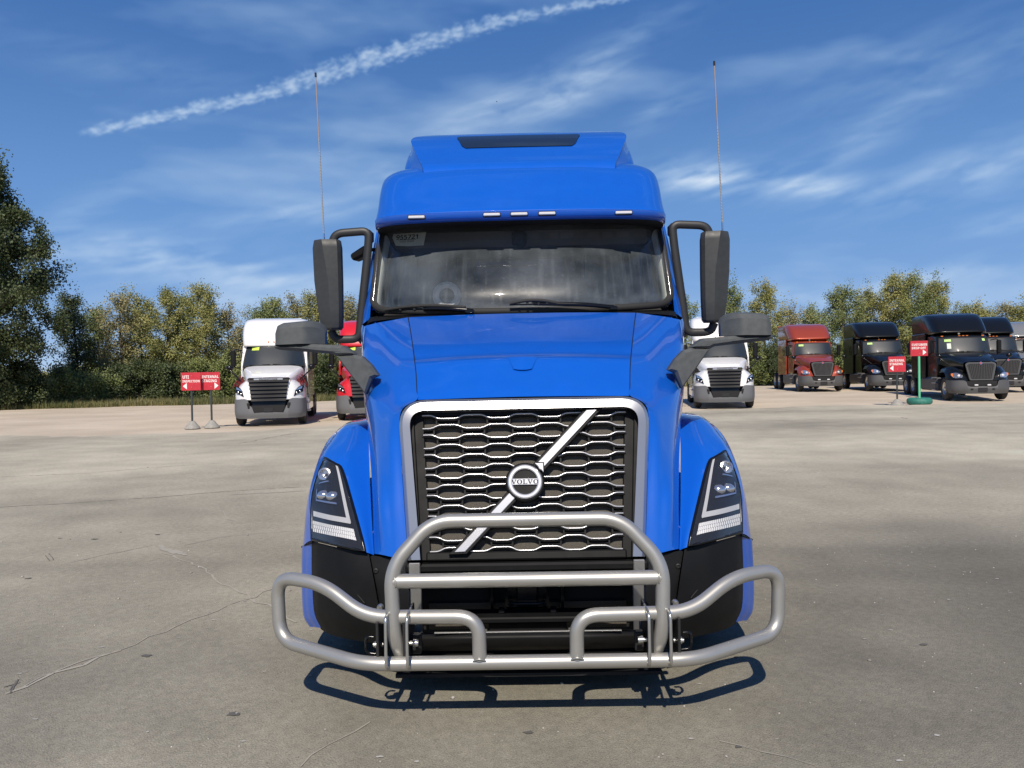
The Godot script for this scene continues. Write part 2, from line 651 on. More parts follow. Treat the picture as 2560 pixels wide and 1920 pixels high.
	var f1 := [Vector3(0.921, 0.779, -0.22), Vector3(1.024, 1.002, -0.42), Vector3(1.135, 1.215, -0.72), Vector3(1.169, 1.36, -1.1), Vector3(1.205, 1.445, -1.45), Vector3(1.322, 1.431, -2.1)]
	var f2 := [Vector3(1.089, 0.797, -0.31), Vector3(1.164, 1.029, -0.51), Vector3(1.264, 1.239, -0.82), Vector3(1.287, 1.365, -1.2), Vector3(1.289, 1.436, -1.5), Vector3(1.397, 1.413, -2.1)]
	var f3 := [Vector3(1.299, 0.79, -0.51), Vector3(1.327, 1.02, -0.66), Vector3(1.338, 1.238, -0.92), Vector3(1.353, 1.337, -1.26), Vector3(1.354, 1.401, -1.56), Vector3(1.464, 1.376, -2.15)]
	var f4 := [Vector3(1.426, 0.698, -0.75), Vector3(1.417, 0.988, -0.86), Vector3(1.408, 1.182, -1.06), Vector3(1.417, 1.299, -1.36), Vector3(1.412, 1.36, -1.66), Vector3(1.513, 1.342, -2.2)]
	var f5 := [Vector3(1.444, 0.677, -1.2), Vector3(1.444, 0.938, -1.28), Vector3(1.447, 1.103, -1.45), Vector3(1.448, 1.204, -1.65), Vector3(1.432, 1.281, -1.85), Vector3(1.506, 1.285, -2.3)]
	g.patch([f0, f1, f2, f3, f4, f5], 44, 44, Vector3(0.3, 0.3, 1))
	var fenders := pair(t, "fender", g, M.blue_paint)
	g = Geo.new()                                             # blue strip beside the bumper
	g.patch([[Vector3(1.305, 0.775, -0.54), Vector3(1.311, 0.531, -0.53), Vector3(1.304, 0.344, -0.53), Vector3(1.265, 0.247, -0.53)], [Vector3(1.364, 0.744, -0.62), Vector3(1.376, 0.507, -0.62), Vector3(1.371, 0.311, -0.62), Vector3(1.323, 0.231, -0.6)], [Vector3(1.432, 0.702, -0.76), Vector3(1.44, 0.471, -0.76), Vector3(1.434, 0.269, -0.76), Vector3(1.396, 0.204, -0.74)], [Vector3(1.444, 0.677, -1.2), Vector3(1.454, 0.452, -1.2), Vector3(1.452, 0.258, -1.2), Vector3(1.433, 0.194, -1.2)]], 18, 16, Vector3(0.6, 0, 1))
	for o in pair(t, "fender_extension", g, M.blue_paint):
		pass
	g = Geo.new()                                             # dark seam under the lamp
	g.tube(PackedVector3Array([Vector3(1.297, 0.784, -0.5), Vector3(1.355, 0.748, -0.6), Vector3(1.431, 0.699, -0.745)]), 0.006, 6)
	pair(t, "fender_seam", g, M.deep_black)
	g = Geo.new()                                             # inner fender, behind the hood side
	g.box(Vector3(0, 0.95, -1.15), Vector3(1.5, 1.0, 1.2), 0.03)
	g.box(Vector3(0, 1.45, -1.5), Vector3(1.6, 0.5, 1.2), 0.03)
	part(t, "engine_bay", g, M.deep_black)

	headlights(t)
	grille(t)
	bumper(t)
	bull_bar(t)
	cab(t)
	mirrors(t)

	# what carries it all: frame, wheels, tanks
	g = Geo.new()
	for s: float in [-1.0, 1.0]:
		g.box(Vector3(s * 0.43, 0.82, -4.9), Vector3(0.09, 0.27, 8.2), 0.01)
	for z in [-1.0, -2.6, -4.4, -6.2, -7.6, -8.9]:
		g.box(Vector3(0, 0.8, z), Vector3(0.9, 0.18, 0.12), 0.01)
	g.box(Vector3(0, 0.55, -1.35), Vector3(1.9, 0.12, 0.14), 0.02)
	part(t, "chassis_frame", g, M.dark_metal)
	for s: float in [-1.0, 1.0]:
		wheel(t, Vector3(s * 1.1, 0.52, -1.35), 0.52, 0.29, s, M.bolt_zinc)
		for z in [-7.0, -8.3]:
			wheel(t, Vector3(s * 1.1, 0.52, z), 0.52, 0.27, s, M.bolt_zinc, false)
			wheel(t, Vector3(s * 0.77, 0.52, z), 0.52, 0.27, s, M.bolt_zinc, false)
	g = Geo.new()
	g.box(Vector3(1.06, 0.62, -3.9), Vector3(0.5, 0.62, 3.0), 0.12)
	pair(t, "side_fairing", g, M.blue_paint)
	for y in [0.38, 0.72]:
		g = Geo.new()
		g.box(Vector3(1.3, y, -2.9), Vector3(0.12, 0.04, 0.6), 0.01)
		pair(t, "step", g, M.dark_metal)


func headlights(t: Node3D) -> void:
	var C := [[Vector3(0.92, 0.788, -0.205), Vector3(1.022, 0.997, -0.4), Vector3(1.146, 1.192, -0.67), Vector3(1.201, 1.226, -0.73)], [Vector3(1.089, 0.808, -0.285), Vector3(1.161, 1.007, -0.475), Vector3(1.242, 1.214, -0.73), Vector3(1.254, 1.244, -0.78)], [Vector3(1.29, 0.806, -0.475), Vector3(1.317, 1.015, -0.6), Vector3(1.321, 1.146, -0.76), Vector3(1.293, 1.254, -0.85)]]
	var out := Vector3(0.2, 0.2, 1)
	var g := Geo.new()
	g.patch(C, 14, 22, out, 0, 1, 0, 1, 0.006)
	var housings := pair(t, "headlight", g, M.gloss_black)
	g = Geo.new()                                             # rim round the lamp
	var edge := []
	for k in 13:
		edge.append(Geo.surf(C, 0.0, k / 12.0))
	for k in range(1, 7):
		edge.append(Geo.surf(C, k / 6.0, 1.0))
	for k in range(11, -1, -1):
		edge.append(Geo.surf(C, 1.0, k / 12.0))
	for k in range(5, 0, -1):
		edge.append(Geo.surf(C, k / 6.0, 0.0))
	g.tube(PackedVector3Array(edge), 0.012, 8, 0.012, true)
	var rims := [g, g.mirrored()]
	var drl := Geo.new()                                      # bent light guide
	drl.patch(C, 16, 3, out, 0.13, 0.93, 0.195, 0.24, 0.014)
	drl.patch(C, 3, 20, out, 0.12, 0.205, 0.205, 0.69, 0.014)
	var led := Geo.new()                                      # turn signal row
	for k in 40:
		for q in 3:
			led.patch(C, 1, 1, out, 0.1 + 0.021 * k, 0.1 + 0.021 * k + 0.0205, 0.065 + 0.031 * q, 0.094 + 0.031 * q, 0.012 + 0.003 * ((k + q) % 2))
	var bowl := Geo.new()                                     # reflector trough with two bowls
	bowl.patch(C, 12, 2, out, 0.36, 0.86, 0.335, 0.35, 0.02)
	bowl.patch(C, 1, 6, out, 0.845, 0.865, 0.35, 0.45, 0.02)
	for k in 2:
		var a := Geo.surf(C, 0.48 + 0.24 * k, 0.4)
		bowl.ball(a + Vector3(0.0, 0, -0.012), Vector3(0.045, 0.034, 0.035), 14)
	var eye := Geo.new()                                      # upper lamp
	var p := Geo.surf(C, 0.66, 0.585)
	eye.lathe([Vector2(0.045, 0.0), Vector2(0.04, 0.03), Vector2(0.03, 0.032), Vector2(0.012, 0.012), Vector2(0.001, 0.01)], Transform3D(Basis(Vector3.RIGHT, PI / 2 - 0.4), p), 18)
	eye.patch(C, 6, 1, out, 0.5, 0.8, 0.5, 0.51, 0.02)
	var lens := Geo.new()
	var L := []
	for i in 13:
		var r := PackedVector3Array()
		for j in 19:
			var s := i / 12.0
			var u := j / 18.0
			r.append(Geo.surf(C, s, u) + Vector3(0.25, 0.2, 0.94) * (0.012 + 0.1 * s * (1 - s) * sqrt(u * (1 - u))))
		L.append(r)
	lens.grid(L, out)
	for k in 2:
		var h: Node = housings[k]
		part(h, "lamp_rim", rims[k], M.gloss_black)
		part(h, "light_guide", drl if k == 0 else drl.mirrored(), M.light_guide)
		part(h, "turn_signal", led if k == 0 else led.mirrored(), M.lamp_white)
		part(h, "reflector", bowl if k == 0 else bowl.mirrored(), M.lamp_reflector)
		part(h, "upper_lamp", eye if k == 0 else eye.mirrored(), M.lamp_reflector)
		part(h, "lens", lens if k == 0 else lens.mirrored(), M.lamp_lens)


func grille(t: Node3D) -> void:
	var low := Vector3(0, 0.75, -0.12)
	var top := Vector3(0, 1.644, -0.4)
	var up := (top - low).normalized()
	var T := Transform3D(Basis(Vector3.RIGHT, up, Vector3.RIGHT.cross(up)), low)
	var o := cut([Vector3(0.66, 0.75, -0.12), Vector3(0.744, 1.631, -0.4), Vector3(0.614, 0.75, -0.12), Vector3(0.681, 1.566, -0.38)], T)
	var ow0: float = o[0].x
	var ow1: float = o[1].x
	var iw0: float = o[2].x
	var iw1: float = o[3].x
	var oy: float = o[1].y
	var iy: float = o[3].y
	# the silver surround: bands from the outer back edge over the face to the inner back edge
	var g := Geo.new()
	var ring := func(half0: float, half1: float, y: float, r: float, z: float) -> Array:
		var pts := [Vector3(-half0, 0, z), Vector3(-half1, y, z), Vector3(half1, y, z), Vector3(half0, 0, z)]
		var b := Geo.bend(pts, r, 8)
		var line := PackedVector3Array()
		for q in b:
			line.append(T * (q + Vector3(0, 0.012 * (1.0 - pow(q.x / half1, 2.0)) * q.y / y, 0)))
		return [line]
	var prof := [[0.0, 0.17, -0.16], [0.0, 0.17, -0.005], [0.02, 0.15, 0.026], [0.024, 0.145, 0.028], [0.072, 0.1, 0.035], [1.0, 0.07, 0.03], [1.0, 0.07, -0.13]]
	var lines := []
	for q in prof:
		var f: float = q[0]
		if q[0] < 1.0:
			lines.append(ring.call(ow0 - f, ow1 - f, oy - f, q[1], q[2])[0])
		else:
			lines.append(ring.call(iw0, iw1, iy, q[1], q[2])[0])
	for k in lines.size() - 1:
		g.grid([lines[k], lines[k + 1]], T.basis.z)
	part(t, "grille_surround", g, M.surround_silver)
	# dark boards and shelf behind
	g = Geo.new()
	var inner := cut([Vector3(0.537, 0.789, -0.12), Vector3(0.596, 1.547, -0.38)], T)
	var bw0: float = inner[0].x
	var bw1: float = inner[1].x
	for s: float in [-1.0, 1.0]:
		g.prism(PackedVector2Array([Vector2(s * bw0, 0), Vector2(s * (iw0 + 0.006), 0), Vector2(s * (iw1 + 0.006), iy), Vector2(s * bw1, iy)]), T * Transform3D(Basis.IDENTITY, Vector3(0, 0, -0.13)), 0.085, 0.006)
		g.prism(PackedVector2Array([Vector2(s * (iw0 - 0.028), 0), Vector2(s * (iw0 + 0.004), 0), Vector2(s * (iw1 + 0.004), iy), Vector2(s * (iw1 - 0.03), iy)]), T * Transform3D(Basis.IDENTITY, Vector3(0, 0, -0.13)), 0.105, 0.006)
	g.box(T * Vector3(0, 0.022, -0.08), Vector3(bw0 * 2.1, 0.05, 0.1), 0.008, T.basis)
	g.box(T * Vector3(0, iy - 0.01, -0.09), Vector3(bw1 * 2.1, 0.035, 0.1), 0.008, T.basis)
	part(t, "grille_board", g, M.black_plastic)
	g = Geo.new()
	g.box(T * Vector3(0, iy * 0.5, -0.083), Vector3(iw1 * 1.9, iy * 0.96, 0.02), 0.0, T.basis)
	part(t, "radiator_screen", g, M.radiator_screen)
	# wave bars
	var y0: float = cut([Vector3(0, 0.805, -0.14)], T)[0].y
	var y1: float = cut([Vector3(0, 1.542, -0.365)], T)[0].y
	var amp := 0.0105
	var lattice := Geo.new()
	for i in 14:
		var f := i / 13.0                                     # from the top bar down
		var y := lerpf(y1, y0, f)
		var hw := lerpf(bw1, bw0, f) + 0.004
		var sg := 1.0 if i % 2 == 0 else -1.0
		var pts := [Vector3(-hw, y + sg * amp, -0.035)]
		for k in range(-3, 5):                                # plateaus at every quarter
			var c := -1.0 + 0.25 * (k + 4)
			var h0 := sg * amp * (1.0 if (k + 3) % 2 == 0 else -1.0)
			if k > -4:
				pts.append(Vector3((c - 0.25 + 0.092) * hw, y + h0, -0.03))
				pts.append(Vector3((c - 0.092) * hw, y - h0, -0.03))
		pts.append(Vector3(hw, y + sg * amp, -0.035))
		var line := Geo.bend(pts, 0.02, 3)
		var w := PackedVector3Array()
		var w2 := PackedVector3Array()
		for p in line:
			w.append(T * (p + Vector3(0, 0, 0)))
			w2.append(T * (p + Vector3(0, -0.007, -0.014)))
		g = Geo.new()
		g.tube(w, 0.009, 8, 0.0052, false, up)
		var bar := part(t, "grille_bar", g, M.grille_silver)
		g = Geo.new()
		g.tube(w2, 0.013, 6, 0.0095, false, up)
		part(bar, "bar_backing", g, M.black_plastic)
		if i < 13:
			var yn := lerpf(y1, y0, (i + 1) / 13.0)
			for k in range(-8, 9):
				var c := k * 0.25
				if absf(c) > 1.0:
					continue
				var even := absi(k) % 2 == 0
				var wide := even == (i % 2 == 0)
				if wide:
					continue
				var a := maxf(c - 0.11, -1.0) * hw
				var b := minf(c + 0.11, 1.0) * hw
				lattice.box(T * Vector3((a + b) * 0.5, (y + yn) * 0.5, -0.066), Vector3(b - a, 0.05, 0.008), 0.0, T.basis)
				lattice.box(T * Vector3((a + b) * 0.5, (y + yn) * 0.5 - 0.004, -0.058), Vector3(b - a, 0.006, 0.01), 0.0, T.basis)
				for e in [a, b]:
					lattice.box(T * Vector3(e, (y + yn) * 0.5, -0.055), Vector3(0.009, 0.055, 0.036), 0.0, T.basis)
	part(t, "grille_lattice", lattice, M.black_plastic).set_meta("kind", "stuff")
	# diagonal strip and round badge
	var d := cut([Vector3(-0.383, 0.776, -0.13), Vector3(0.41, 1.572, -0.37), Vector3(0, 1.16, -0.24)], T)
	var a2: Vector2 = d[0]
	var b2: Vector2 = d[1]
	var mid: Vector2 = d[2]
	var dir := (b2 - a2).normalized()
	var nrm := Vector2(-dir.y, dir.x)
	var ya := a2.y
	var yb := b2.y
	var slab := func(half: float, inset: float) -> PackedVector2Array:     # parallelogram with level ends
		var k := half / absf(dir.y)
		var p := a2 + dir * (inset / dir.y)
		var q := b2 - dir * (inset / dir.y)
		return PackedVector2Array([p - Vector2(k, 0), p + Vector2(k, 0), q + Vector2(k, 0), q - Vector2(k, 0)])
	g = Geo.new()
	g.prism(slab.call(0.037, 0.0), T * Transform3D(Basis.IDENTITY, Vector3(0, 0, -0.05)), 0.055, 0.006)
	var strip := part(t, "diagonal_strip", g, M.black_plastic)
	g = Geo.new()
	g.prism(slab.call(0.0225, 0.012), T * Transform3D(Basis.IDENTITY, Vector3(0, 0, 0.002)), 0.013, 0.005)
	part(strip, "strip_inlay", g, M.grille_silver)
	var E := T * Transform3D(Basis.IDENTITY, Vector3(mid.x, mid.y, 0.0))
	var flat := E * Transform3D(Basis(Vector3.RIGHT, PI / 2), Vector3.ZERO)   # local y towards the viewer
	g = Geo.new()
	g.lathe([Vector2(0.11, -0.05), Vector2(0.112, 0.012), Vector2(0.104, 0.02), Vector2(0.001, 0.02)], flat, 48)
	g.prism(PackedVector2Array([Vector2(0.06, 0.09), Vector2(0.09, 0.06), Vector2(0.112, 0.062), Vector2(0.112, 0.114), Vector2(0.058, 0.114)]), E, 0.02, 0.003)
	var badge := part(t, "badge", g, M.black_plastic)
	g = Geo.new()
	g.lathe([Vector2(0.0705, 0.018), Vector2(0.0725, 0.03), Vector2(0.078, 0.034), Vector2(0.091, 0.034), Vector2(0.097, 0.03), Vector2(0.099, 0.018)], flat, 56)
	part(badge, "badge_ring", g, M.grille_silver)
	g = Geo.new()                                             # arrow head at the upper right
	g.prism(PackedVector2Array([Vector2(0.056, 0.105), Vector2(0.107, 0.105), Vector2(0.107, 0.05), Vector2(0.097, 0.062), Vector2(0.083, 0.07), Vector2(0.075, 0.086)]), E * Transform3D(Basis.IDENTITY, Vector3(0, 0, 0.022)), 0.016, 0.004)
	part(badge, "badge_arrow", g, M.grille_silver)
	g = Geo.new()
	g.box(E * Vector3(0, 0.0, 0.026), Vector3(0.15, 0.036, 0.008), 0.002, E.basis)
	var band := part(badge, "badge_band", g, M.grille_silver)
	band.set_meta("label", "")
	band.remove_meta("label")
	letters(badge, "badge_lettering", "VOLVO", 0.0255, E * Transform3D(Basis.IDENTITY, Vector3(0, -0.001, 0.0305)), M.ink, true, true, 0.002, 1.22)


func bumper(t: Node3D) -> void:
	var g := Geo.new()
	var b0 := [Vector3(0.901, 0.764, -0.23), Vector3(0.864, 0.626, -0.17), Vector3(0.827, 0.422, -0.15), Vector3(0.81, 0.253, -0.2)]
	var b1 := [Vector3(1.087, 0.788, -0.3), Vector3(1.076, 0.602, -0.26), Vector3(1.058, 0.412, -0.25), Vector3(1.009, 0.246, -0.3)]
	var b2 := [Vector3(1.236, 0.79, -0.43), Vector3(1.238, 0.563, -0.41), Vector3(1.227, 0.383, -0.41), Vector3(1.178, 0.232, -0.44)]
	var b3 := [Vector3(1.313, 0.781, -0.54), Vector3(1.317, 0.528, -0.54), Vector3(1.309, 0.335, -0.54), Vector3(1.27, 0.232, -0.55)]
	g.patch([b0, b1, b2, b3], 20, 16, Vector3(0.2, 0, 1))
	var b4 := [b3[3], b2[3], b1[3], b0[3]]
	var under := []
	for p in b4:
		under.append(p + Vector3(0, -0.01, -0.35))
	g.patch([b4, under], 2, 6, Vector3(0, -1, 0))
	var corners := pair(t, "bumper_corner", g, M.black_plastic)
	g = Geo.new()                                             # access panel outline
	g.tube(Geo.bend([Vector3(1.249, 0.653, -0.435), Vector3(1.152, 0.656, -0.345), Vector3(1.052, 0.615, -0.26), Vector3(0.92, 0.498, -0.175)], 0.1, 6), 0.004, 6)
	for k in 2:
		part(corners[k], "panel_line", g if k == 0 else g.mirrored(), M.deep_black)
	g = Geo.new()
	var a0 := [Vector3(0.673, 0.736, -0.17), Vector3(0.661, 0.608, -0.12), Vector3(0.653, 0.437, -0.1), Vector3(0.656, 0.265, -0.15)]
	var a1 := [Vector3(0.777, 0.747, -0.2), Vector3(0.759, 0.615, -0.15), Vector3(0.735, 0.428, -0.13), Vector3(0.734, 0.255, -0.18)]
	var a2 := [Vector3(0.897, 0.755, -0.245), Vector3(0.859, 0.622, -0.185), Vector3(0.822, 0.417, -0.165), Vector3(0.805, 0.245, -0.215)]
	g.patch([a0, a1, a2], 12, 12, Vector3(0.2, 0, 1))
	var inner := pair(t, "bumper_panel", g, M.black_plastic)
	g = Geo.new()
	var scr := Vector3(0.855, 0.678, -0.19)
	g.lathe([Vector2(0.014, -0.02), Vector2(0.014, 0.004), Vector2(0.009, 0.006), Vector2(0.008, 0.0), Vector2(0.001, 0.0)], Transform3D(Basis(Vector3.RIGHT, PI / 2), scr), 14)
	for k in 2:
		part(inner[k], "panel_screw", g if k == 0 else g.mirrored(), M.dark_metal)
	# open middle: upper beams, dark well, lower lip
	g = Geo.new()
	g.box(Vector3(0, 0.7, -0.2) , Vector3(1.36, 0.05, 0.16), 0.012)
	g.box(Vector3(0, 0.626, -0.26), Vector3(1.36, 0.05, 0.1), 0.012)
	part(t, "bumper_beam", g, M.black_plastic)
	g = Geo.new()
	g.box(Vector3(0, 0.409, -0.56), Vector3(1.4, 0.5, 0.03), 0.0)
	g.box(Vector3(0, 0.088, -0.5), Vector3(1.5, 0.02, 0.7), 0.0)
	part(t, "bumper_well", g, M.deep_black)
	g = Geo.new()
	g.box(Vector3(0, 0.31, -0.53), Vector3(1.2, 0.16, 0.02), 0.0)
	part(t, "lower_screen", g, M.radiator_screen)
	g = Geo.new()
	g.box(Vector3(0, 0.466, -0.44), Vector3(0.26, 0.16, 0.1), 0.015)
	g.box(Vector3(0, 0.483, -0.38), Vector3(0.13, 0.13, 0.06), 0.01)
	g.tube(Geo.bend([Vector3(-0.103, 0.461, -0.36), Vector3(-0.092, 0.44, -0.32), Vector3(0.092, 0.44, -0.32), Vector3(0.103, 0.461, -0.36)], 0.03, 4), 0.011, 8)
	for s: float in [-1.0, 1.0]:
		g.box(Vector3(0, 0.452, -0.46) + Vector3(s * 0.21, 0, 0), Vector3(0.03, 0.2, 0.08), 0.006)
		g.box(Vector3(0, 0.408, -0.3) + Vector3(s * 0.15, 0, 0), Vector3(0.035, 0.03, 0.04), 0.004)
	part(t, "tow_hitch", g, M.gloss_black)
	g = Geo.new()
	g.box(Vector3(0, 0.375, -0.3), Vector3(1.34, 0.035, 0.18), 0.008)
	g.box(Vector3(0, 0.328, -0.28), Vector3(0.45, 0.085, 0.04), 0.008)
	part(t, "bumper_shelf", g, M.black_plastic)
	g = Geo.new()
	g.box(Vector3(0, 0.407, 0.075), Vector3(1.0, 0.006, 0.02), 0.002)
	for s: float in [-1.0, 1.0]:
		g.box(Vector3(0, 0.288, -0.32) + Vector3(s * 0.27, 0, 0), Vector3(0.07, 0.022, 0.01), 0.003)
	part(t, "trim_strip", g, M.bolt_zinc)
	g = Geo.new()
	g.patch([[Vector3(-0.787, 0.3, -0.25), Vector3(-0.746, 0.359, -0.04), Vector3(-0.729, 0.301, -0.03), Vector3(-0.72, 0.251, -0.1)], [Vector3(-0.399, 0.305, -0.25), Vector3(-0.371, 0.398, 0.07), Vector3(-0.37, 0.334, 0.08), Vector3(-0.377, 0.281, 0)], [Vector3(0, 0.305, -0.25), Vector3(0, 0.405, 0.09), Vector3(0, 0.341, 0.1), Vector3(0, 0.288, 0.02)], [Vector3(0.399, 0.305, -0.25), Vector3(0.371, 0.398, 0.07), Vector3(0.37, 0.334, 0.08), Vector3(0.377, 0.281, 0)], [Vector3(0.787, 0.3, -0.25), Vector3(0.746, 0.359, -0.04), Vector3(0.729, 0.301, -0.03), Vector3(0.72, 0.251, -0.1)]], 20, 12, Vector3(0, 0, 1))
	part(t, "bumper_lip", g, M.black_plastic)
	g = Geo.new()                                             # flat straps that hold the bull bar
	g.box(Vector3(0.622, 0.706, -0.1), Vector3(0.062, 0.07, 0.02), 0.004)
	g.box(Vector3(0.62, 0.509, -0.12), Vector3(0.062, 0.34, 0.016), 0.004)
	pair(t, "bumper_strap", g, M.bolt_zinc)


func bull_bar(t: Node3D) -> void:
	var g := Geo.new()
	var half := [Vector3(0, 0.351, 0.38), Vector3(0.823, 0.352, 0.37), Vector3(1.319, 0.388, 0.1), Vector3(1.335, 0.723, 0.08), Vector3(1.061, 0.713, 0.2), Vector3(0.816, 0.572, 0.32), Vector3(0.243, 0.581, 0.37), Vector3(0.241, 0.368, 0.375)]
	var pts := []
	for k in range(half.size() - 1, 0, -1):
		pts.append(half[k] * Vector3(-1, 1, 1))
	for k in range(1, half.size()):
		pts.append(half[k])
	var line := Geo.bend(pts, 0.115, 10)
	g.tube(line, 0.0355, 20)
	var bar := part(t, "bull_bar", g, M.guard_steel, "brushed steel tube bull bar with swept side wings")
	g = Geo.new()
	g.tube(Geo.bend([Vector3(-0.639, 0.377, 0.31), Vector3(-0.668, 0.483, 0.36), Vector3(-0.681, 0.822, 0.33), Vector3(-0.476, 1.043, 0.28), Vector3(0.476, 1.043, 0.28), Vector3(0.681, 0.822, 0.33), Vector3(0.668, 0.483, 0.36), Vector3(0.639, 0.377, 0.31)], 0.105, 10), 0.0365, 20)
	part(bar, "upper_hoop", g, M.guard_steel)
	g = Geo.new()
	g.tube(PackedVector3Array([Vector3(-0.671, 0.754, 0.335), Vector3(0.671, 0.754, 0.335)]), 0.0365, 20)
	part(bar, "cross_tube", g, M.guard_steel)
	for k in 4:                                               # weld beads where tubes meet
		g = Geo.new()
		var s := -1.0 if k % 2 == 0 else 1.0
		var ring := PackedVector3Array()
		for i in 20:
			var a := TAU * i / 20.0
			if k < 2:
				ring.append(Vector3(0.241, 0.385, 0.378) * Vector3(s, 1, 1) + Vector3(cos(a) * 0.038, -0.012 - 0.012 * cos(2 * a), sin(a) * 0.038))
			else:
				ring.append(Vector3(0.658, 0.754, 0.335) * Vector3(s, 1, 1) + Vector3(s * (0.006 * cos(2 * a)), cos(a) * 0.038, sin(a) * 0.038))
		g.tube(ring, 0.0045, 6, 0.0045, true)
		part(bar, "weld_bead", g, M.guard_steel)
	var clamp := Geo.new()
	for w in 2:
		var a := Vector3(0.59, 0.592, 0.43) if w == 0 else Vector3(0.694, 0.592, 0.43)
		var b := Vector3(0.589, 0.369, 0.44) if w == 0 else Vector3(0.693, 0.369, 0.44)
		clamp.tube(Geo.bend([a + Vector3(0, 0.012, -0.14), a + Vector3(0, 0.012, 0.005), a + Vector3(0, -0.03, 0.012), b + Vector3(0, 0.03, 0.014), b + Vector3(0, -0.012, 0.008), b + Vector3(0, -0.03, -0.12)], 0.03, 4), 0.008, 8)
	for k in 2:
		part(bar, "u_bolt", clamp if k == 0 else clamp.mirrored(), M.bolt_zinc)
	g = Geo.new()
	g.box(Vector3(0.616, 0.439, 0.2), Vector3(0.014, 0.24, 0.34), 0.003)
	g.box(Vector3(0.75, 0.439, 0.2), Vector3(0.014, 0.24, 0.34), 0.003)
	g.box(Vector3(0.578, 0.388, 0.18), Vector3(0.05, 0.1, 0.05), 0.006)
	for k in 2:
		part(bar, "mounting_bracket", g if k == 0 else g.mirrored(), M.dark_metal)
	g = Geo.new()
	var X := Basis(Vector3.FORWARD, PI / 2)
	g.lathe([Vector2(0.001, 0.028), Vector2(0.017, 0.026), Vector2(0.019, 0.016), Vector2(0.019, 0.0), Vector2(0.011, 0.0), Vector2(0.011, -0.02)], Transform3D(X.inverse(), Vector3(0.583, 0.423, 0.28)), 6)
	g.tube(PackedVector3Array([Vector3(0.736, 0.418, 0.28), Vector3(0.787, 0.418, 0.28)]), 0.012, 10)
	g.lathe([Vector2(0.011, 0.0), Vector2(0.018, 0.0), Vector2(0.018, 0.016), Vector2(0.001, 0.018)], Transform3D(X, Vector3(0.762, 0.418, 0.28)), 6)
	g.lathe([Vector2(0.001, 0.014), Vector2(0.014, 0.012), Vector2(0.017, 0.0), Vector2(0.017, -0.02)], Transform3D(Basis(Vector3.RIGHT, PI / 2), Vector3(0.768, 0.577, 0.18)), 14)
	for k in 2:
		part(bar, "bolt", g if k == 0 else g.mirrored(), M.bolt_zinc)
	g = Geo.new()
	g.tube(Geo.bend([Vector3(0.787, 0.453, 0.27), Vector3(0.822, 0.457, 0.27), Vector3(0.829, 0.415, 0.27), Vector3(0.823, 0.372, 0.27), Vector3(0.778, 0.367, 0.27)], 0.025, 4), 0.008, 8)
	g.ball(Vector3(0.782, 0.352, 0.26), Vector3(0.035, 0.012, 0.03), 12)
	for k in 2:
		part(bar, "pin_ring", g if k == 0 else g.mirrored(), M.gloss_black)


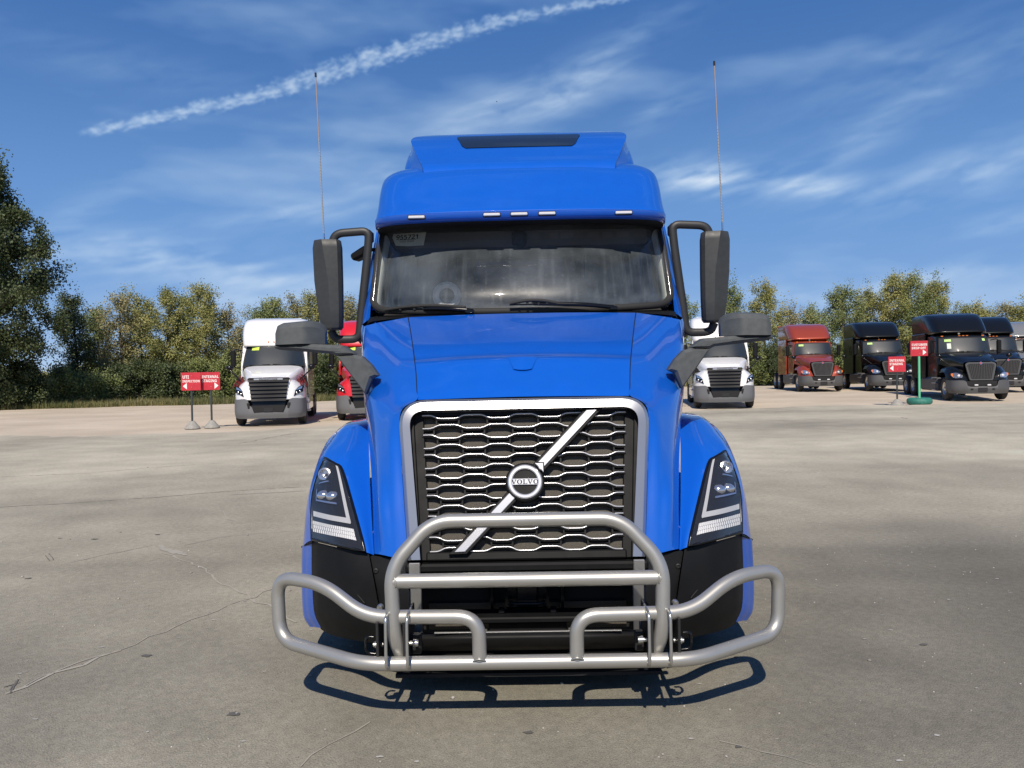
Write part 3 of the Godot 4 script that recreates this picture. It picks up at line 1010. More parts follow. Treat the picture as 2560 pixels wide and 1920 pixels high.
func cab(t: Node3D) -> void:
	var g: Geo
	# windshield
	var w0 := [Vector3(0, 2.271, -2.035), Vector3(0, 2.468, -2.1), Vector3(0, 2.774, -2.29), Vector3(0, 3.1, -2.56)]
	var w1 := [Vector3(0.554, 2.277, -2.065), Vector3(0.552, 2.471, -2.125), Vector3(0.548, 2.777, -2.31), Vector3(0.55, 3.099, -2.58)]
	var w2 := [Vector3(1.011, 2.302, -2.2), Vector3(1.003, 2.486, -2.27), Vector3(0.997, 2.796, -2.44), Vector3(0.994, 3.108, -2.67)]
	var w3 := [Vector3(1.268, 2.336, -2.44), Vector3(1.253, 2.509, -2.49), Vector3(1.238, 2.825, -2.63), Vector3(1.222, 3.12, -2.8)]
	var W := []
	for r in [w3, w2, w1]:
		var m := []
		for p in r:
			m.append(p * Vector3(-1, 1, 1))
		W.append(m)
	W.append_array([w0, w1, w2, w3])
	g = Geo.new()
	g.grid(glass_sheet(W, 0.0), Vector3(0, 0.3, 1))
	var glass := part(t, "windshield", g, M.windshield_glass)
	g = Geo.new()
	g.grid(glass_sheet(W, 0.003), Vector3(0, 0.3, 1))
	part(glass, "dust_film", g, M.road_film)
	g = Geo.new()                                             # rubber gasket
	var edge := []
	for k in 24:
		edge.append(glass_point(W, fine(k / 24.0), 0.0))
	for k in range(1, 24):
		edge.append(glass_point(W, 1.0, fine(k / 24.0)))
	for k in range(24, -1, -1):
		edge.append(glass_point(W, fine(k / 24.0), 1.0))
	for k in range(23, 0, -1):
		edge.append(glass_point(W, 0.0, fine(k / 24.0)))
	g.tube(PackedVector3Array(edge), 0.03, 10, 0.03, true)
	part(glass, "gasket", g, M.rubber)
	g = Geo.new()                                             # bright bead in the gasket
	var bead := PackedVector3Array()
	for k in 15:
		bead.append(glass_point(W, 1.0, 0.1 + 0.8 * k / 14.0) + Vector3(-0.004, 0, 0.03))
	g.tube(bead, 0.004, 6)
	for k in 2:
		part(glass, "gasket_bead", g if k == 0 else g.mirrored(), M.chrome)
	g = Geo.new()                                             # painted corners below the glass
	var corner := []
	for i in 7:
		var r := []
		for j in 5:
			r.append(Geo.surf(W, 0.968 + 0.042 * i / 6.0, -0.03 + 0.1 * j / 4.0) + Vector3(0, 0, -0.012))
		corner.append(r)
	g.patch(corner, 10, 8, Vector3(0, 0.3, 1))
	pair(t, "windshield_corner", g, M.blue_paint)
	# wipers
	for k in 2:
		var pv := Vector3(-0.408, 2.28, -1.97) if k == 0 else Vector3(0.726, 2.284, -2.02)
		var elbow := Vector3(-0.602, 2.299, -1.98) if k == 0 else Vector3(0.51, 2.306, -1.97)
		var tip := Vector3(-1.117, 2.313, -2.2) if k == 0 else Vector3(-0.095, 2.324, -1.97)
		var heel := Vector3(-0.444, 2.302, -1.97) if k == 0 else Vector3(0.273, 2.323, -1.96)
		g = Geo.new()
		g.tube(Geo.bend([pv, elbow, tip.lerp(heel, 0.5)], 0.1, 5), 0.017, 8)
		g.box(pv + Vector3(0, -0.01, 0), Vector3(0.07, 0.04, 0.05), 0.012)
		var arm := part(t, "wiper", g, M.gloss_black)
		g = Geo.new()
		var bl := Geo.bend([tip, tip.lerp(heel, 0.25) + Vector3(0, 0.018, 0.012), tip.lerp(heel, 0.5) + Vector3(0, 0.024, 0.016), tip.lerp(heel, 0.75) + Vector3(0, 0.018, 0.012), heel], 0.2, 4)
		g.tube(bl, 0.013, 8)
		var edge2 := PackedVector3Array()
		for p in [tip, tip.lerp(heel, 0.5), heel]:
			edge2.append(p + Vector3(0, -0.008, -0.008))
		g.tube(edge2, 0.006, 6)
		for q in [0.2, 0.38, 0.5, 0.62, 0.8]:
			g.box(tip.lerp(heel, q) + Vector3(0, 0.008, 0.004), Vector3(0.02, 0.034, 0.022), 0.003)
		part(arm, "wiper_blade", g, M.rubber)
	# stock number sheet behind the glass
	var s0 := Vector3(-0.972, 2.959, -2.69)
	var SN := Transform3D(Basis(Vector3.UP, -0.18) * Basis(Vector3.RIGHT, -0.4), s0)
	g = Geo.new()
	g.prism(PackedVector2Array([Vector2(-0.16, 0.03), Vector2(-0.12, -0.05), Vector2(0.0, -0.062), Vector2(0.135, -0.06), Vector2(0.145, 0.07), Vector2(-0.155, 0.07)]), SN, 0.002)
	var sheet := part(t, "stock_sheet", g, M.paper)
	letters(sheet, "stock_number", "955721", 0.046, SN * Transform3D(Basis.IDENTITY, Vector3(-0.02, 0.03, 0.0035)), M.ink, true, false, 0.001)
	g = Geo.new()
	g.box(SN * Vector3(-0.02, 0.004, 0.003), Vector3(0.16, 0.004, 0.001), 0.0, SN.basis)
	part(sheet, "underline", g, M.ink)
	letters(sheet, "small_print", "USED TRADE", 0.017, SN * Transform3D(Basis.IDENTITY, Vector3(-0.02, -0.014, 0.0035)), M.ink, false, false, 0.001)
	# cab corners, from the gasket round to the doors
	g = Geo.new()
	var p0 := [Vector3(1.28, 2.255, -2.4), Vector3(1.275, 2.428, -2.46), Vector3(1.249, 2.777, -2.58), Vector3(1.22, 3.118, -2.72)]
	var p1 := [Vector3(1.335, 2.232, -2.46), Vector3(1.326, 2.435, -2.54), Vector3(1.292, 2.789, -2.66), Vector3(1.251, 3.133, -2.8)]
	var p2 := [Vector3(1.378, 2.211, -2.58), Vector3(1.365, 2.426, -2.66), Vector3(1.322, 2.795, -2.76), Vector3(1.273, 3.144, -2.88)]
	var p3 := []
	var p4 := []
	for p in p2:
		p3.append(Vector3(p.x + 0.005, p.y, p.z - 0.5))
		p4.append(Vector3(1.27, p.y, -3.9))
	g.patch([p0, p1, p2, p3, p4], 24, 16, Vector3(1, 0, 0.6))
	var pillars := pair(t, "cab_pillar", g, M.blue_paint)
	g = Geo.new()                                             # grey lining on the inside
	var lining := []
	for line in [p1, p2, p3, p4]:
		var l := []
		for p in line:
			l.append(p + Vector3(-0.05, 0, -0.035))
		lining.append(l)
	g.patch(lining, 18, 10, Vector3(-1, 0, 0))
	for k in 2:
		part(pillars[k], "pillar_lining", g if k == 0 else g.mirrored(), M.cabin_grey)
	g = Geo.new()                                             # cowl below the glass
	var cw := [Vector3(1.276, 2.204, -2.26), Vector3(1.2, 2.217, -2.12), Vector3(0.914, 2.232, -2), Vector3(0.455, 2.24, -1.97), Vector3(0, 2.243, -1.96)]
	var cu := [Vector3(1.284, 2.261, -2.38), Vector3(1.222, 2.269, -2.32), Vector3(0.957, 2.256, -2.14), Vector3(0.519, 2.259, -2.08), Vector3(0, 2.261, -2.06)]
	g.patch([cw, cu], 3, 24, Vector3(0, 1, 0.5))
	pair(t, "cowl", g, M.black_plastic)
	g = Geo.new()                                             # blue swelling between hood and door
	var h0 := [Vector3(1.276, 2.177, -2.2), Vector3(1.259, 2.13, -2.15), Vector3(1.247, 2.04, -2.05)]
	var h1 := [Vector3(1.326, 2.2, -2.32), Vector3(1.322, 2.136, -2.28), Vector3(1.307, 2.027, -2.2)]
	var h2 := [Vector3(1.37, 2.219, -2.5), Vector3(1.368, 2.145, -2.45), Vector3(1.361, 1.996, -2.45)]
	var h3 := [Vector3(1.413, 2.218, -2.9), Vector3(1.413, 2.155, -2.9), Vector3(1.406, 1.967, -2.9)]
	g.patch([h0, h1, h2, h3], 14, 12, Vector3(1, 0.3, 0.6))
	pair(t, "cowl_corner", g, M.blue_paint)
	# doors, sleeper and rear wall
	g = Geo.new()
	g.box(Vector3(1.27, 1.62, -3.2), Vector3(0.08, 1.25, 1.3), 0.03)
	var doors := pair(t, "door", g, M.blue_paint)
	var win := Geo.new()
	win.prism(Geo.rounded([Vector2(2.75, 2.3), Vector2(3.7, 2.3), Vector2(3.7, 2.98), Vector2(3.0, 2.98)], 0.06), Transform3D(Basis(Vector3(0, 0, -1), Vector3.UP, Vector3.RIGHT), Vector3(1.285, 0, 0)), 0.012)
	var hnd := Geo.new()
	hnd.box(Vector3(1.325, 1.9, -3.68), Vector3(0.03, 0.05, 0.2), 0.01)
	for k in 2:
		part(doors[k], "door_window", win if k == 0 else win.mirrored(), M.window_dark)
		part(doors[k], "door_handle", hnd if k == 0 else hnd.mirrored(), M.black_plastic)
	g = Geo.new()
	g.box(Vector3(1.25, 2.05, -5.1), Vector3(0.06, 2.2, 2.5), 0.02)
	pair(t, "sleeper_side", g, M.blue_paint)
	g = Geo.new()
	g.box(Vector3(0, 2.4, -6.38), Vector3(2.5, 2.9, 0.06), 0.02)
	g.box(Vector3(0, 1.02, -4.5), Vector3(2.45, 0.06, 3.7), 0.01)
	part(t, "cab_shell", g, M.blue_paint)
	# roof fairing
	var rows := []
	for q in [[477,6.45,1.228], [471,6.40,1.236], [458,6.38,1.238], [452,6.40,1.234], [430,6.58,1.245], [400,6.82,1.268], [376,7.03,1.278], [364,7.18,1.268], [357,7.34,1.23], [353.5,7.5,1.14], [351,7.7,1.0]]:
		var y: float = 1.8 + (800.0 - q[0]) * q[1] / 1720.0
		rows.append(plan_row(y, 4.3 - q[1], q[2], -6.4))
	g = Geo.new()
	g.patch(across(rows), 40, 48, Vector3(0, 0.3, 1))
	var fairing := part(t, "roof_fairing", g, M.blue_paint)
	g = Geo.new()
	var lip := []
	var lip2 := []
	for p in across([rows[0]])[0]:
		lip.append(p)
		lip2.append(p * Vector3(0.985, 1, 1) + Vector3(0, 0.04, -0.72))
	g.patch([lip, lip2], 2, 40, Vector3(0, -1, 0))
	part(fairing, "fairing_underside", g, M.deep_black)
	var up_rows := []
	for q in [[418,6.99,0.84,1.12], [385,7.1,0.85,1.12], [358,7.195,0.875,1.125], [340,7.40,0.93,1.13], [322,7.62,0.99,1.135], [306,7.86,1.05,1.135], [298,8.02,1.07,1.12], [292.5,8.2,1.05,1.09], [290.5,8.4,0.98,1.02]]:
		var y: float = 1.8 + (800.0 - q[0]) * q[1] / 1720.0
		var z: float = 4.3 - q[1]
		var c: float = q[2]
		var e: float = q[3]
		var back := minf(z - 0.42, -3.55)
		up_rows.append([Vector3(0, y, z), Vector3(c * 0.5, y, z - 0.006), Vector3(c * 0.96, y, z - 0.02), Vector3(c, y - 0.004, z - 0.045), Vector3(lerpf(c, e, 0.55), y - 0.01, lerpf(z, back, 0.6)), Vector3(e, y - 0.02, back), Vector3(e + 0.01, y - 0.03, back - 0.5), Vector3(e + 0.01, y - 0.04, -6.4)])
	g = Geo.new()
	g.patch(across(up_rows), 40, 64, Vector3(0, 0.3, 1))
	part(fairing, "fairing_crown", g, M.blue_paint)
	g = Geo.new()
	var last: Array = across([up_rows[8]])[0]
	var rear := []
	for p in last:
		rear.append(Vector3(p.x, 4.22, -6.4))
	g.patch([last, rear], 4, 30, Vector3(0, 1, 0))
	part(fairing, "fairing_top", g, M.blue_paint)
	g = Geo.new()                                             # skylight
	var full: Array = across(up_rows)
	var columns: int = full[0].size() - 1
	var sky := []
	for i in 9:
		var line := PackedVector3Array()
		var v: float = lerpf(4.1, 6.35, i / 8.0) / 8.0
		for j in 25:
			var f := j / 24.0 * 2.0 - 1.0
			var bow := 0.04 * f * f * f * f
			var half := lerpf(0.54, 0.635, i / 8.0)
			var x := f * half * (1.0 - (0.06 if i in [0, 8] else 0.012 if i in [1, 7] else 0.0) * absf(f))
			var mid := Geo.surf(full, clampf(v, 0, 1), 0.5)
			line.append(Vector3(x, mid.y, mid.z + 0.014 - 0.012 * absf(x)))
		sky.append(line)
	g.grid(sky, Vector3(0, 0.5, 1))
	part(t, "skylight", g, M.window_dark)
	for w in [-0.86, 0.86]:                                   # panel joints of the crown
		g = Geo.new()
		var jl := PackedVector3Array()
		for i in 9:
			var a := Geo.surf(full, lerpf(0.34, 0.92, i / 8.0), 0.5)
			jl.append(Vector3(w * lerpf(0.92, 1.0, i / 8.0), a.y, a.z - 0.022))
		g.tube(jl, 0.003, 6)
		part(fairing, "panel_joint", g, M.deep_black)
	# marker lamps
	for q in [-224, -60.5, -1.5, 58.5, 224]:
		var x: float = q * 6.385 / 1720.0
		var z := -2.088 - 0.045 * pow(absf(x) / 0.88, 3.0)
		g = Geo.new()
		g.box(Vector3(x, 3.046, z), Vector3(0.143, 0.036, 0.03), 0.006)
		var lamp := part(t, "marker_lamp", g, M.deep_black)
		g = Geo.new()
		g.box(Vector3(x, 3.046, z + 0.008), Vector3(0.132, 0.023, 0.03), 0.005)
		part(lamp, "lamp_cover", g, M.lamp_white)
	interior(t)


func fine(f: float) -> float:                                # steps crowd towards both ends
	return 0.5 - 0.5 * cos(PI * f)


func glass_point(W: Array, s: float, t: float) -> Vector3:    # the windshield with its lower corners well rounded
	var x := 2.0 * s - 1.0
	var y := 2.0 * t - 1.0
	var k := 1.0 if y < 0.0 else 0.35
	var x2 := x * (1.0 - 0.045 * k * pow(absf(y), 9.0))
	var y2 := y * (1.0 - 0.15 * k * pow(absf(x), 16.0))
	return Geo.surf(W, x2 * 0.5 + 0.5, y2 * 0.5 + 0.5)


func glass_sheet(W: Array, off: float) -> Array:
	var P := []
	for i in 29:
		var r := PackedVector3Array()
		for j in 49:
			r.append(glass_point(W, fine(j / 48.0), fine(i / 28.0)) + Vector3(0, off * 0.5, off))
		P.append(r)
	return P


func interior(t: Node3D) -> void:
	var g := Geo.new()
	g.patch([[Vector3(-1.275, 2.3, -2.65), Vector3(-1.314, 2.393, -3), Vector3(-1.3, 2.441, -3.7)], [Vector3(-0.604, 2.268, -2.2), Vector3(-0.618, 2.36, -2.8), Vector3(-0.65, 2.432, -3.7)], [Vector3(0, 2.264, -2.15), Vector3(0, 2.361, -2.7), Vector3(0, 2.432, -3.7)], [Vector3(0.604, 2.268, -2.2), Vector3(0.618, 2.369, -2.8), Vector3(0.65, 2.469, -3.7)], [Vector3(1.275, 2.3, -2.65), Vector3(1.314, 2.393, -3), Vector3(1.3, 2.469, -3.7)]], 24, 8, Vector3(0, 1, 0))
	g.box(Vector3(0, 1.75, -3.55), Vector3(2.3, 0.9, 0.25), 0.06)
	part(t, "dashboard", g, M.dash)
	g = Geo.new()                                             # binnacle before the driver
	g.patch([[Vector3(0.481, 2.352, -2.9), Vector3(0.531, 2.444, -3.2), Vector3(0.587, 2.465, -3.6)], [Vector3(0.68, 2.352, -2.8), Vector3(0.709, 2.487, -3.1), Vector3(0.734, 2.497, -3.6)], [Vector3(0.94, 2.352, -2.9), Vector3(0.94, 2.444, -3.2), Vector3(0.917, 2.465, -3.6)]], 10, 6, Vector3(0, 1, 0))
	part(t, "binnacle", g, M.dash)
	g = Geo.new()
	var c := Vector3(0.738, 2.409, -3.65)
	var ring := PackedVector3Array()
	for k in 32:
		var a := TAU * k / 32.0
		ring.append(c + Basis(Vector3.RIGHT, 0.75) * Vector3(cos(a) * 0.23, 0, sin(a) * 0.23))
	g.tube(ring, 0.016, 8, 0.016, true)
	g.tube(PackedVector3Array([c + Vector3(-0.2, 0, 0), c + Vector3(0.2, 0, 0)]), 0.02, 6)
	g.tube(PackedVector3Array([c, c + Vector3(0, -0.5, 0.3)]), 0.04, 8)
	part(t, "steering_wheel", g, M.mirror_plastic)
	for s: float in [-1.0, 1.0]:
		g = Geo.new()
		g.box(Vector3(s * 0.62, 2.2, -4.6), Vector3(0.54, 0.95, 0.16), 0.06, Basis(Vector3.RIGHT, 0.12))
		g.box(Vector3(s * 0.62, 2.72, -4.64), Vector3(0.3, 0.2, 0.12), 0.05)
		g.box(Vector3(s * 0.62, 1.72, -4.3), Vector3(0.54, 0.16, 0.55), 0.05)
		part(t, "seat", g, M.cabin_grey)
	for q in [[-0.74, 0.006], [-0.62, 0.009], [0.7, 0.008], [0.73, 0.006]]:
		g = Geo.new()
		g.tube(PackedVector3Array([Vector3(q[0], 1.6, -4.86), Vector3(q[0] * 1.02, 3.1, -4.86)]), q[1], 6)
		part(t, "curtain_cord", g, M.cord)
	for s: float in [-1.0, 1.0]:                              # sleeper curtains in folds, drawn to the sides
		g = Geo.new()
		var C := []
		for i in 25:
			var x := lerpf(0.5, 1.2, i / 24.0) * s
			var z := -4.95 + 0.035 * sin(i * 1.55)
			C.append(PackedVector3Array([Vector3(x, 1.2, z), Vector3(x, 2.2, z), Vector3(x, 3.25, z)]))
		g.grid(C, Vector3(0, 0, 1))
		part(t, "curtain", g, M.curtain)
	g = Geo.new()                                             # overhead console with cubbies and stickers
	g.box(Vector3(0, 3.02, -3.05), Vector3(2.36, 0.2, 0.35), 0.05)
	g.box(Vector3(0, 3.16, -4.0), Vector3(2.4, 0.1, 2.2), 0.02)
	var con := part(t, "overhead_console", g, M.cabin_grey)
	for q in [[0.12, 0.1], [0.3, 0.07], [0.42, 0.11], [0.66, 0.1], [0.78, 0.09], [0.92, 0.11]]:
		g = Geo.new()
		g.box(Vector3(q[0], 3.0, -2.872), Vector3(q[1], 0.05, 0.006), 0.0)
		part(con, "notice", g, M.notice_grey)
	g = Geo.new()
	g.box(Vector3(-0.01, 2.97, -2.8), Vector3(0.13, 0.16, 0.08), 0.03)
	part(t, "camera_pod", g, M.deep_black)
	for s: float in [-1.0, 1.0]:                              # pale pillar trim just inside the glass
		g = Geo.new()
		g.tube(PackedVector3Array([Vector3(1.235, 2.338, -2.52) * Vector3(s, 1, 1), Vector3(1.228, 2.498, -2.57) * Vector3(s, 1, 1), Vector3(1.217, 2.709, -2.67) * Vector3(s, 1, 1), Vector3(1.204, 2.983, -2.86) * Vector3(s, 1, 1)]), 0.075, 10, 0.03)
		part(t, "pillar_trim", g, M.trim_pale)
	g = Geo.new()
	g.box(Vector3(-0.66, 2.33, -2.78), Vector3(0.1, 0.02, 0.1), 0.004)
	g.tube(PackedVector3Array([Vector3(-0.66, 2.33, -2.78), Vector3(-0.66, 2.4, -2.77)]), 0.008, 8)
	var fan := part(t, "dash_fan", g, M.cabin_grey)
	g = Geo.new()
	g.lathe([Vector2(0.12, -0.01), Vector2(0.125, 0.005), Vector2(0.1, 0.03), Vector2(0.07, 0.02), Vector2(0.068, -0.01)], Transform3D(Basis(Vector3.RIGHT, PI / 2), Vector3(-0.66, 2.47, -2.75)), 24)
	part(fan, "fan_ring", g, M.cord)


func mirrors(t: Node3D) -> void:
	# tall door mirrors
	var rings := []
	for q in [[516.5,392,438], [514,387,443], [530,384.5,446], [600,384,444], [660,384.5,438], [700,386,432], [706,390,428]]:
		var D := 6.85
		var y: float = 1.8 + (800.0 - q[0]) * D / 1720.0
		var x0: float = q[1] * D / 1720.0
		var x1: float = q[2] * D / 1720.0
		var zc := -2.55
		var k := clampf((q[0] - 514.0) / 60.0, 0.0, 1.0)
		var mid := lerpf(0.62, 0.42, k)
		var dz := 0.05 if q[0] in [516.5, 706] else 0.0
		var r := []
		for e in [[0.0, 0.0], [0.0, 0.07], [0.09, 0.105], [mid, 0.13], [0.93, 0.085], [1.0, 0.05], [1.0, 0.0], [0.9, -0.06], [0.1, -0.06]]:
			r.append(Vector3(lerpf(x0, x1, e[0]), y, zc + e[1] - signf(e[1]) * dz * 0.6))
		rings.append(r)
	var g := Geo.new()
	g.facets(rings)
	var housings := pair(t, "door_mirror", g, M.mirror_dark)
	g = Geo.new()
	g.box(Vector3(1.662, 2.563, -2.62) , Vector3(0.2, 0.66, 0.01), 0.003)
	for k in 2:
		part(housings[k], "mirror_glass", g if k == 0 else g.mirrored(), M.chrome)
	g = Geo.new()
	g.tube(Geo.bend([Vector3(1.622, 2.929, -2.56), Vector3(1.586, 3.008, -2.56), Vector3(1.3, 3.024, -2.56), Vector3(1.317, 2.834, -2.56), Vector3(1.39, 2.266, -2.56), Vector3(1.407, 2.095, -2.56), Vector3(1.614, 2.095, -2.56), Vector3(1.649, 2.174, -2.56)], 0.07, 6), 0.026, 10, 0.036)
	g.box(Vector3(1.308, 2.983, -2.62), Vector3(0.06, 0.11, 0.12), 0.02)
	g.box(Vector3(1.395, 2.182, -2.62), Vector3(0.07, 0.26, 0.12), 0.03)
	for k in 2:
		part(housings[k], "mirror_arm", g if k == 0 else g.mirrored(), M.arm_black)
	# whip antennas behind the door mirrors
	for k in 2:
		var a := Vector3(-1.717, 2.939, -2.67) if k == 0 else Vector3(1.761, 2.963, -2.67)
		var b := Vector3(-1.759, 4.428, -2.67) if k == 0 else Vector3(1.707, 4.444, -2.67)
		g = Geo.new()
		g.tube(PackedVector3Array([a + Vector3(0, -0.12, 0), a, a.lerp(b, 0.06)]), 0.011, 8, -1.0, false, Vector3.ZERO, 0.7)
		var ant := part(t, "antenna", g, M.chrome)
		g = Geo.new()
		g.tube(PackedVector3Array([a, a.lerp(b, 0.3), a.lerp(b, 0.62)]), 0.0058, 8)
		var turns := PackedVector3Array()
		for i in 160:
			var f := i / 159.0
			turns.append(a.lerp(b, 0.06 + 0.55 * f) + Vector3(cos(i * 1.25), 0, sin(i * 1.25)) * 0.006)
		g.tube(turns, 0.0025, 5)
		part(ant, "antenna_coil", g, M.coil_grey)
		g = Geo.new()
		g.tube(PackedVector3Array([a.lerp(b, 0.62), b]), 0.0052, 8)
		part(ant, "antenna_whip", g, M.antenna_copper)
		g = Geo.new()
		g.tube(PackedVector3Array([a.lerp(b, 0.975), b]), 0.009, 8)
		part(ant, "antenna_tip", g, M.deep_black)
	# hood mirrors on their cranked arms
	var A := Transform3D(Basis.IDENTITY, Vector3(0, 0, -0.98))
	g = Geo.new()
	var foot := cut([Vector3(1.1, 1.922, -0.93), Vector3(1.049, 1.909, -0.93), Vector3(0.991, 1.852, -0.93), Vector3(0.946, 1.785, -0.93), Vector3(0.988, 1.764, -0.93), Vector3(1.034, 1.66, -0.93), Vector3(1.216, 1.912, -0.93)], A)
	g.prism(PackedVector2Array(foot), A, 0.1, 0.02)
	g.box(Vector3(1.074, 1.8, -1.2), Vector3(0.1, 0.1, 0.5), 0.03)
	var arms := pair(t, "hood_mirror", g, M.mirror_plastic)
	g = Geo.new()
	var armp := cut([Vector3(1.622, 1.997, -0.93), Vector3(1.37, 1.997, -0.93), Vector3(1.179, 1.985, -0.93), Vector3(1.097, 1.928, -0.93), Vector3(1.216, 1.915, -0.93), Vector3(1.249, 1.931, -0.93), Vector3(1.592, 1.964, -0.93), Vector3(1.623, 1.976, -0.93)], A)
	g.prism(PackedVector2Array(armp), Transform3D(Basis.IDENTITY, Vector3(0, 0, -1.03)), 0.15, 0.02)
	var bx := Geo.new()
	var secs := []
	for q in [[534, 701, 735, 0.0, -0.03], [530, 691, 735, 0.016, -0.015], [520, 687, 735, 0.022, 0.0], [479, 684, 734, 0.022, 0.0], [464, 683, 734, 0.008, 0.004], [448, 685, 734, -0.045, 0.004], [438, 692, 734, -0.085, -0.01], [434, 703, 734, -0.1, -0.02]]:
		var d := 5.2
		var x: float = q[0] * d / 1720.0
		var y1: float = 1.8 + (800.0 - q[1]) * d / 1720.0
		var y0: float = 1.8 + (800.0 - q[2]) * d / 1720.0
		var z: float = -0.885 + q[3]
		secs.append([Vector3(x, y0, -1.05), Vector3(x, y0, z), Vector3(x, lerpf(y0, y1, 0.72), z - 0.006), Vector3(x, lerpf(y0, y1, 0.93), z - 0.035), Vector3(x, y1, z - 0.075), Vector3(x, y1 - 0.012, -1.05)])
	bx.facets(secs)
	for k in 2:
		part(arms[k], "arm_bar", g if k == 0 else g.mirrored(), M.mirror_plastic)
		part(arms[k], "mirror_housing", bx if k == 0 else bx.mirrored(), M.mirror_plastic)
	# small kerb mirror above the left door in the picture
	g = Geo.new()
	var K := Transform3D(Basis(Vector3.UP, -0.3), Vector3(-1.398, 2.842, -2.75))
	g.prism(Geo.rounded([Vector2(-0.085, 0.0), Vector2(-0.05, -0.06), Vector2(0.07, -0.015), Vector2(0.09, 0.07), Vector2(0.06, 0.075)], 0.03, 3), K, 0.1, 0.02)
	g.box(K * Vector3(0.1, 0.04, 0.03), Vector3(0.1, 0.03, 0.03), 0.008)
	part(t, "kerb_mirror", g, M.black_plastic)


# ---------------------------------------------------------------- parked trucks
func rear_half(t: Node3D, skin: Material, skirt: Material, long := 7.2) -> void:   # frame, wheels, tanks, steps, sleeper
	var g := Geo.new()
	for s: float in [-1.0, 1.0]:
		g.box(Vector3(s * 0.43, 0.85, -long * 0.5 - 0.6), Vector3(0.09, 0.27, long), 0.01)
	g.box(Vector3(0, 0.85, -long - 0.6), Vector3(0.95, 0.2, 0.08), 0.01)
	g.box(Vector3(0, 1.02, -6.7), Vector3(0.9, 0.1, 0.9), 0.02)
	g.box(Vector3(0, 0.75, -0.9), Vector3(1.5, 0.9, 1.0), 0.05)
	part(t, "chassis_frame", g, M.dark_metal)
	for s: float in [-1.0, 1.0]:
		wheel(t, Vector3(s * 1.07, 0.51, -1.05), 0.51, 0.29, s, M.bolt_zinc, false)
		for z in [-6.1, -7.4]:
			wheel(t, Vector3(s * 1.07, 0.51, z), 0.51, 0.28, s, M.bolt_zinc, false)
	g = Geo.new()
	g.box(Vector3(1.02, 0.68, -3.4), Vector3(0.46, 0.62, 2.6), 0.1)
	pair(t, "side_skirt", g, skirt)
	for y in [0.42, 0.74, 0.98]:
		g = Geo.new()
		g.box(Vector3(1.24, y, -2.35), Vector3(0.1, 0.05, 0.55), 0.01)
		pair(t, "step", g, M.bolt_zinc)


func far_wheelhouse(t: Node3D) -> void:
	var g := Geo.new()
	g.box(Vector3(0, 0.95, -1.5), Vector3(1.7, 0.9, 1.2), 0.03)
	part(t, "wheelhouse", g, M.deep_black)


func far_glass(t: Node3D, W: Array, skin: Material, sticker: Color, sheets := 1) -> void:
	var g := Geo.new()
	g.patch(W, 16, 8, Vector3(0, 0.3, 1), 0, 1, 0, 1, 0.012)
	var glass := part(t, "windshield", g, M.far_glass)
	g = Geo.new()
	var edge := PackedVector3Array()
	for k in 13:
		edge.append(Geo.surf(W, k / 12.0, 0.0))
	for k in range(1, 7):
		edge.append(Geo.surf(W, 1.0, k / 6.0))
	for k in range(11, -1, -1):
		edge.append(Geo.surf(W, k / 12.0, 1.0))
	for k in range(5, 0, -1):
		edge.append(Geo.surf(W, 0.0, k / 6.0))
	g.tube(edge, 0.03, 6, 0.03, true)
	part(glass, "gasket", g, M.rubber)
	g = Geo.new()                                             # wipers lying along the bottom edge
	for f in [[0.12, 0.45], [0.5, 0.84]]:
		g.tube(PackedVector3Array([Geo.surf(W, f[0], 0.06) + Vector3(0, 0, 0.04), Geo.surf(W, f[1], 0.02) + Vector3(0, 0.02, 0.04)]), 0.014, 6)
	part(glass, "wiper", g, M.gloss_black)
	var sk := mat("sticker", sticker, 0.8)
	for k in sheets:
		g = Geo.new()
		g.patch(W, 3, 3, Vector3(0, 0.3, 1), [0.12, 0.17, 0.86][k], [0.26, 0.25, 0.94][k], [0.78, 0.3, 0.8][k], [0.92, 0.68, 0.94][k], 0.018)
		part(glass, "window_sheet", g, sk if k != 1 else M.paper)


func far_mirrors(t: Node3D, x: float, y: float, z: float, low: float) -> void:
	var g := Geo.new()
	g.box(Vector3(x, y, z), Vector3(0.2, 0.62, 0.14), 0.05)
	g.tube(Geo.bend([Vector3(x - 0.32, y + 0.3, z - 0.1), Vector3(x - 0.05, y + 0.36, z - 0.05), Vector3(x, y + 0.2, z)], 0.1, 3), 0.025, 6)
	g.tube(Geo.bend([Vector3(x - 0.32, y - 0.3, z - 0.1), Vector3(x - 0.05, y - 0.38, z - 0.05), Vector3(x, y - 0.2, z)], 0.1, 3), 0.025, 6)
	pair(t, "door_mirror", g, M.black_plastic)
	g = Geo.new()
	g.ball(Vector3(x - 0.06, low + 0.33, -1.0), Vector3(0.13, 0.1, 0.08), 10)
	g.tube(Geo.bend([Vector3(x - 0.06, low + 0.27, -1.0), Vector3(x - 0.16, low + 0.16, -0.95), Vector3(x - 0.46, low - 0.12, -0.75)], 0.1, 3), 0.026, 6)
	pair(t, "hood_mirror", g, M.gloss_black)


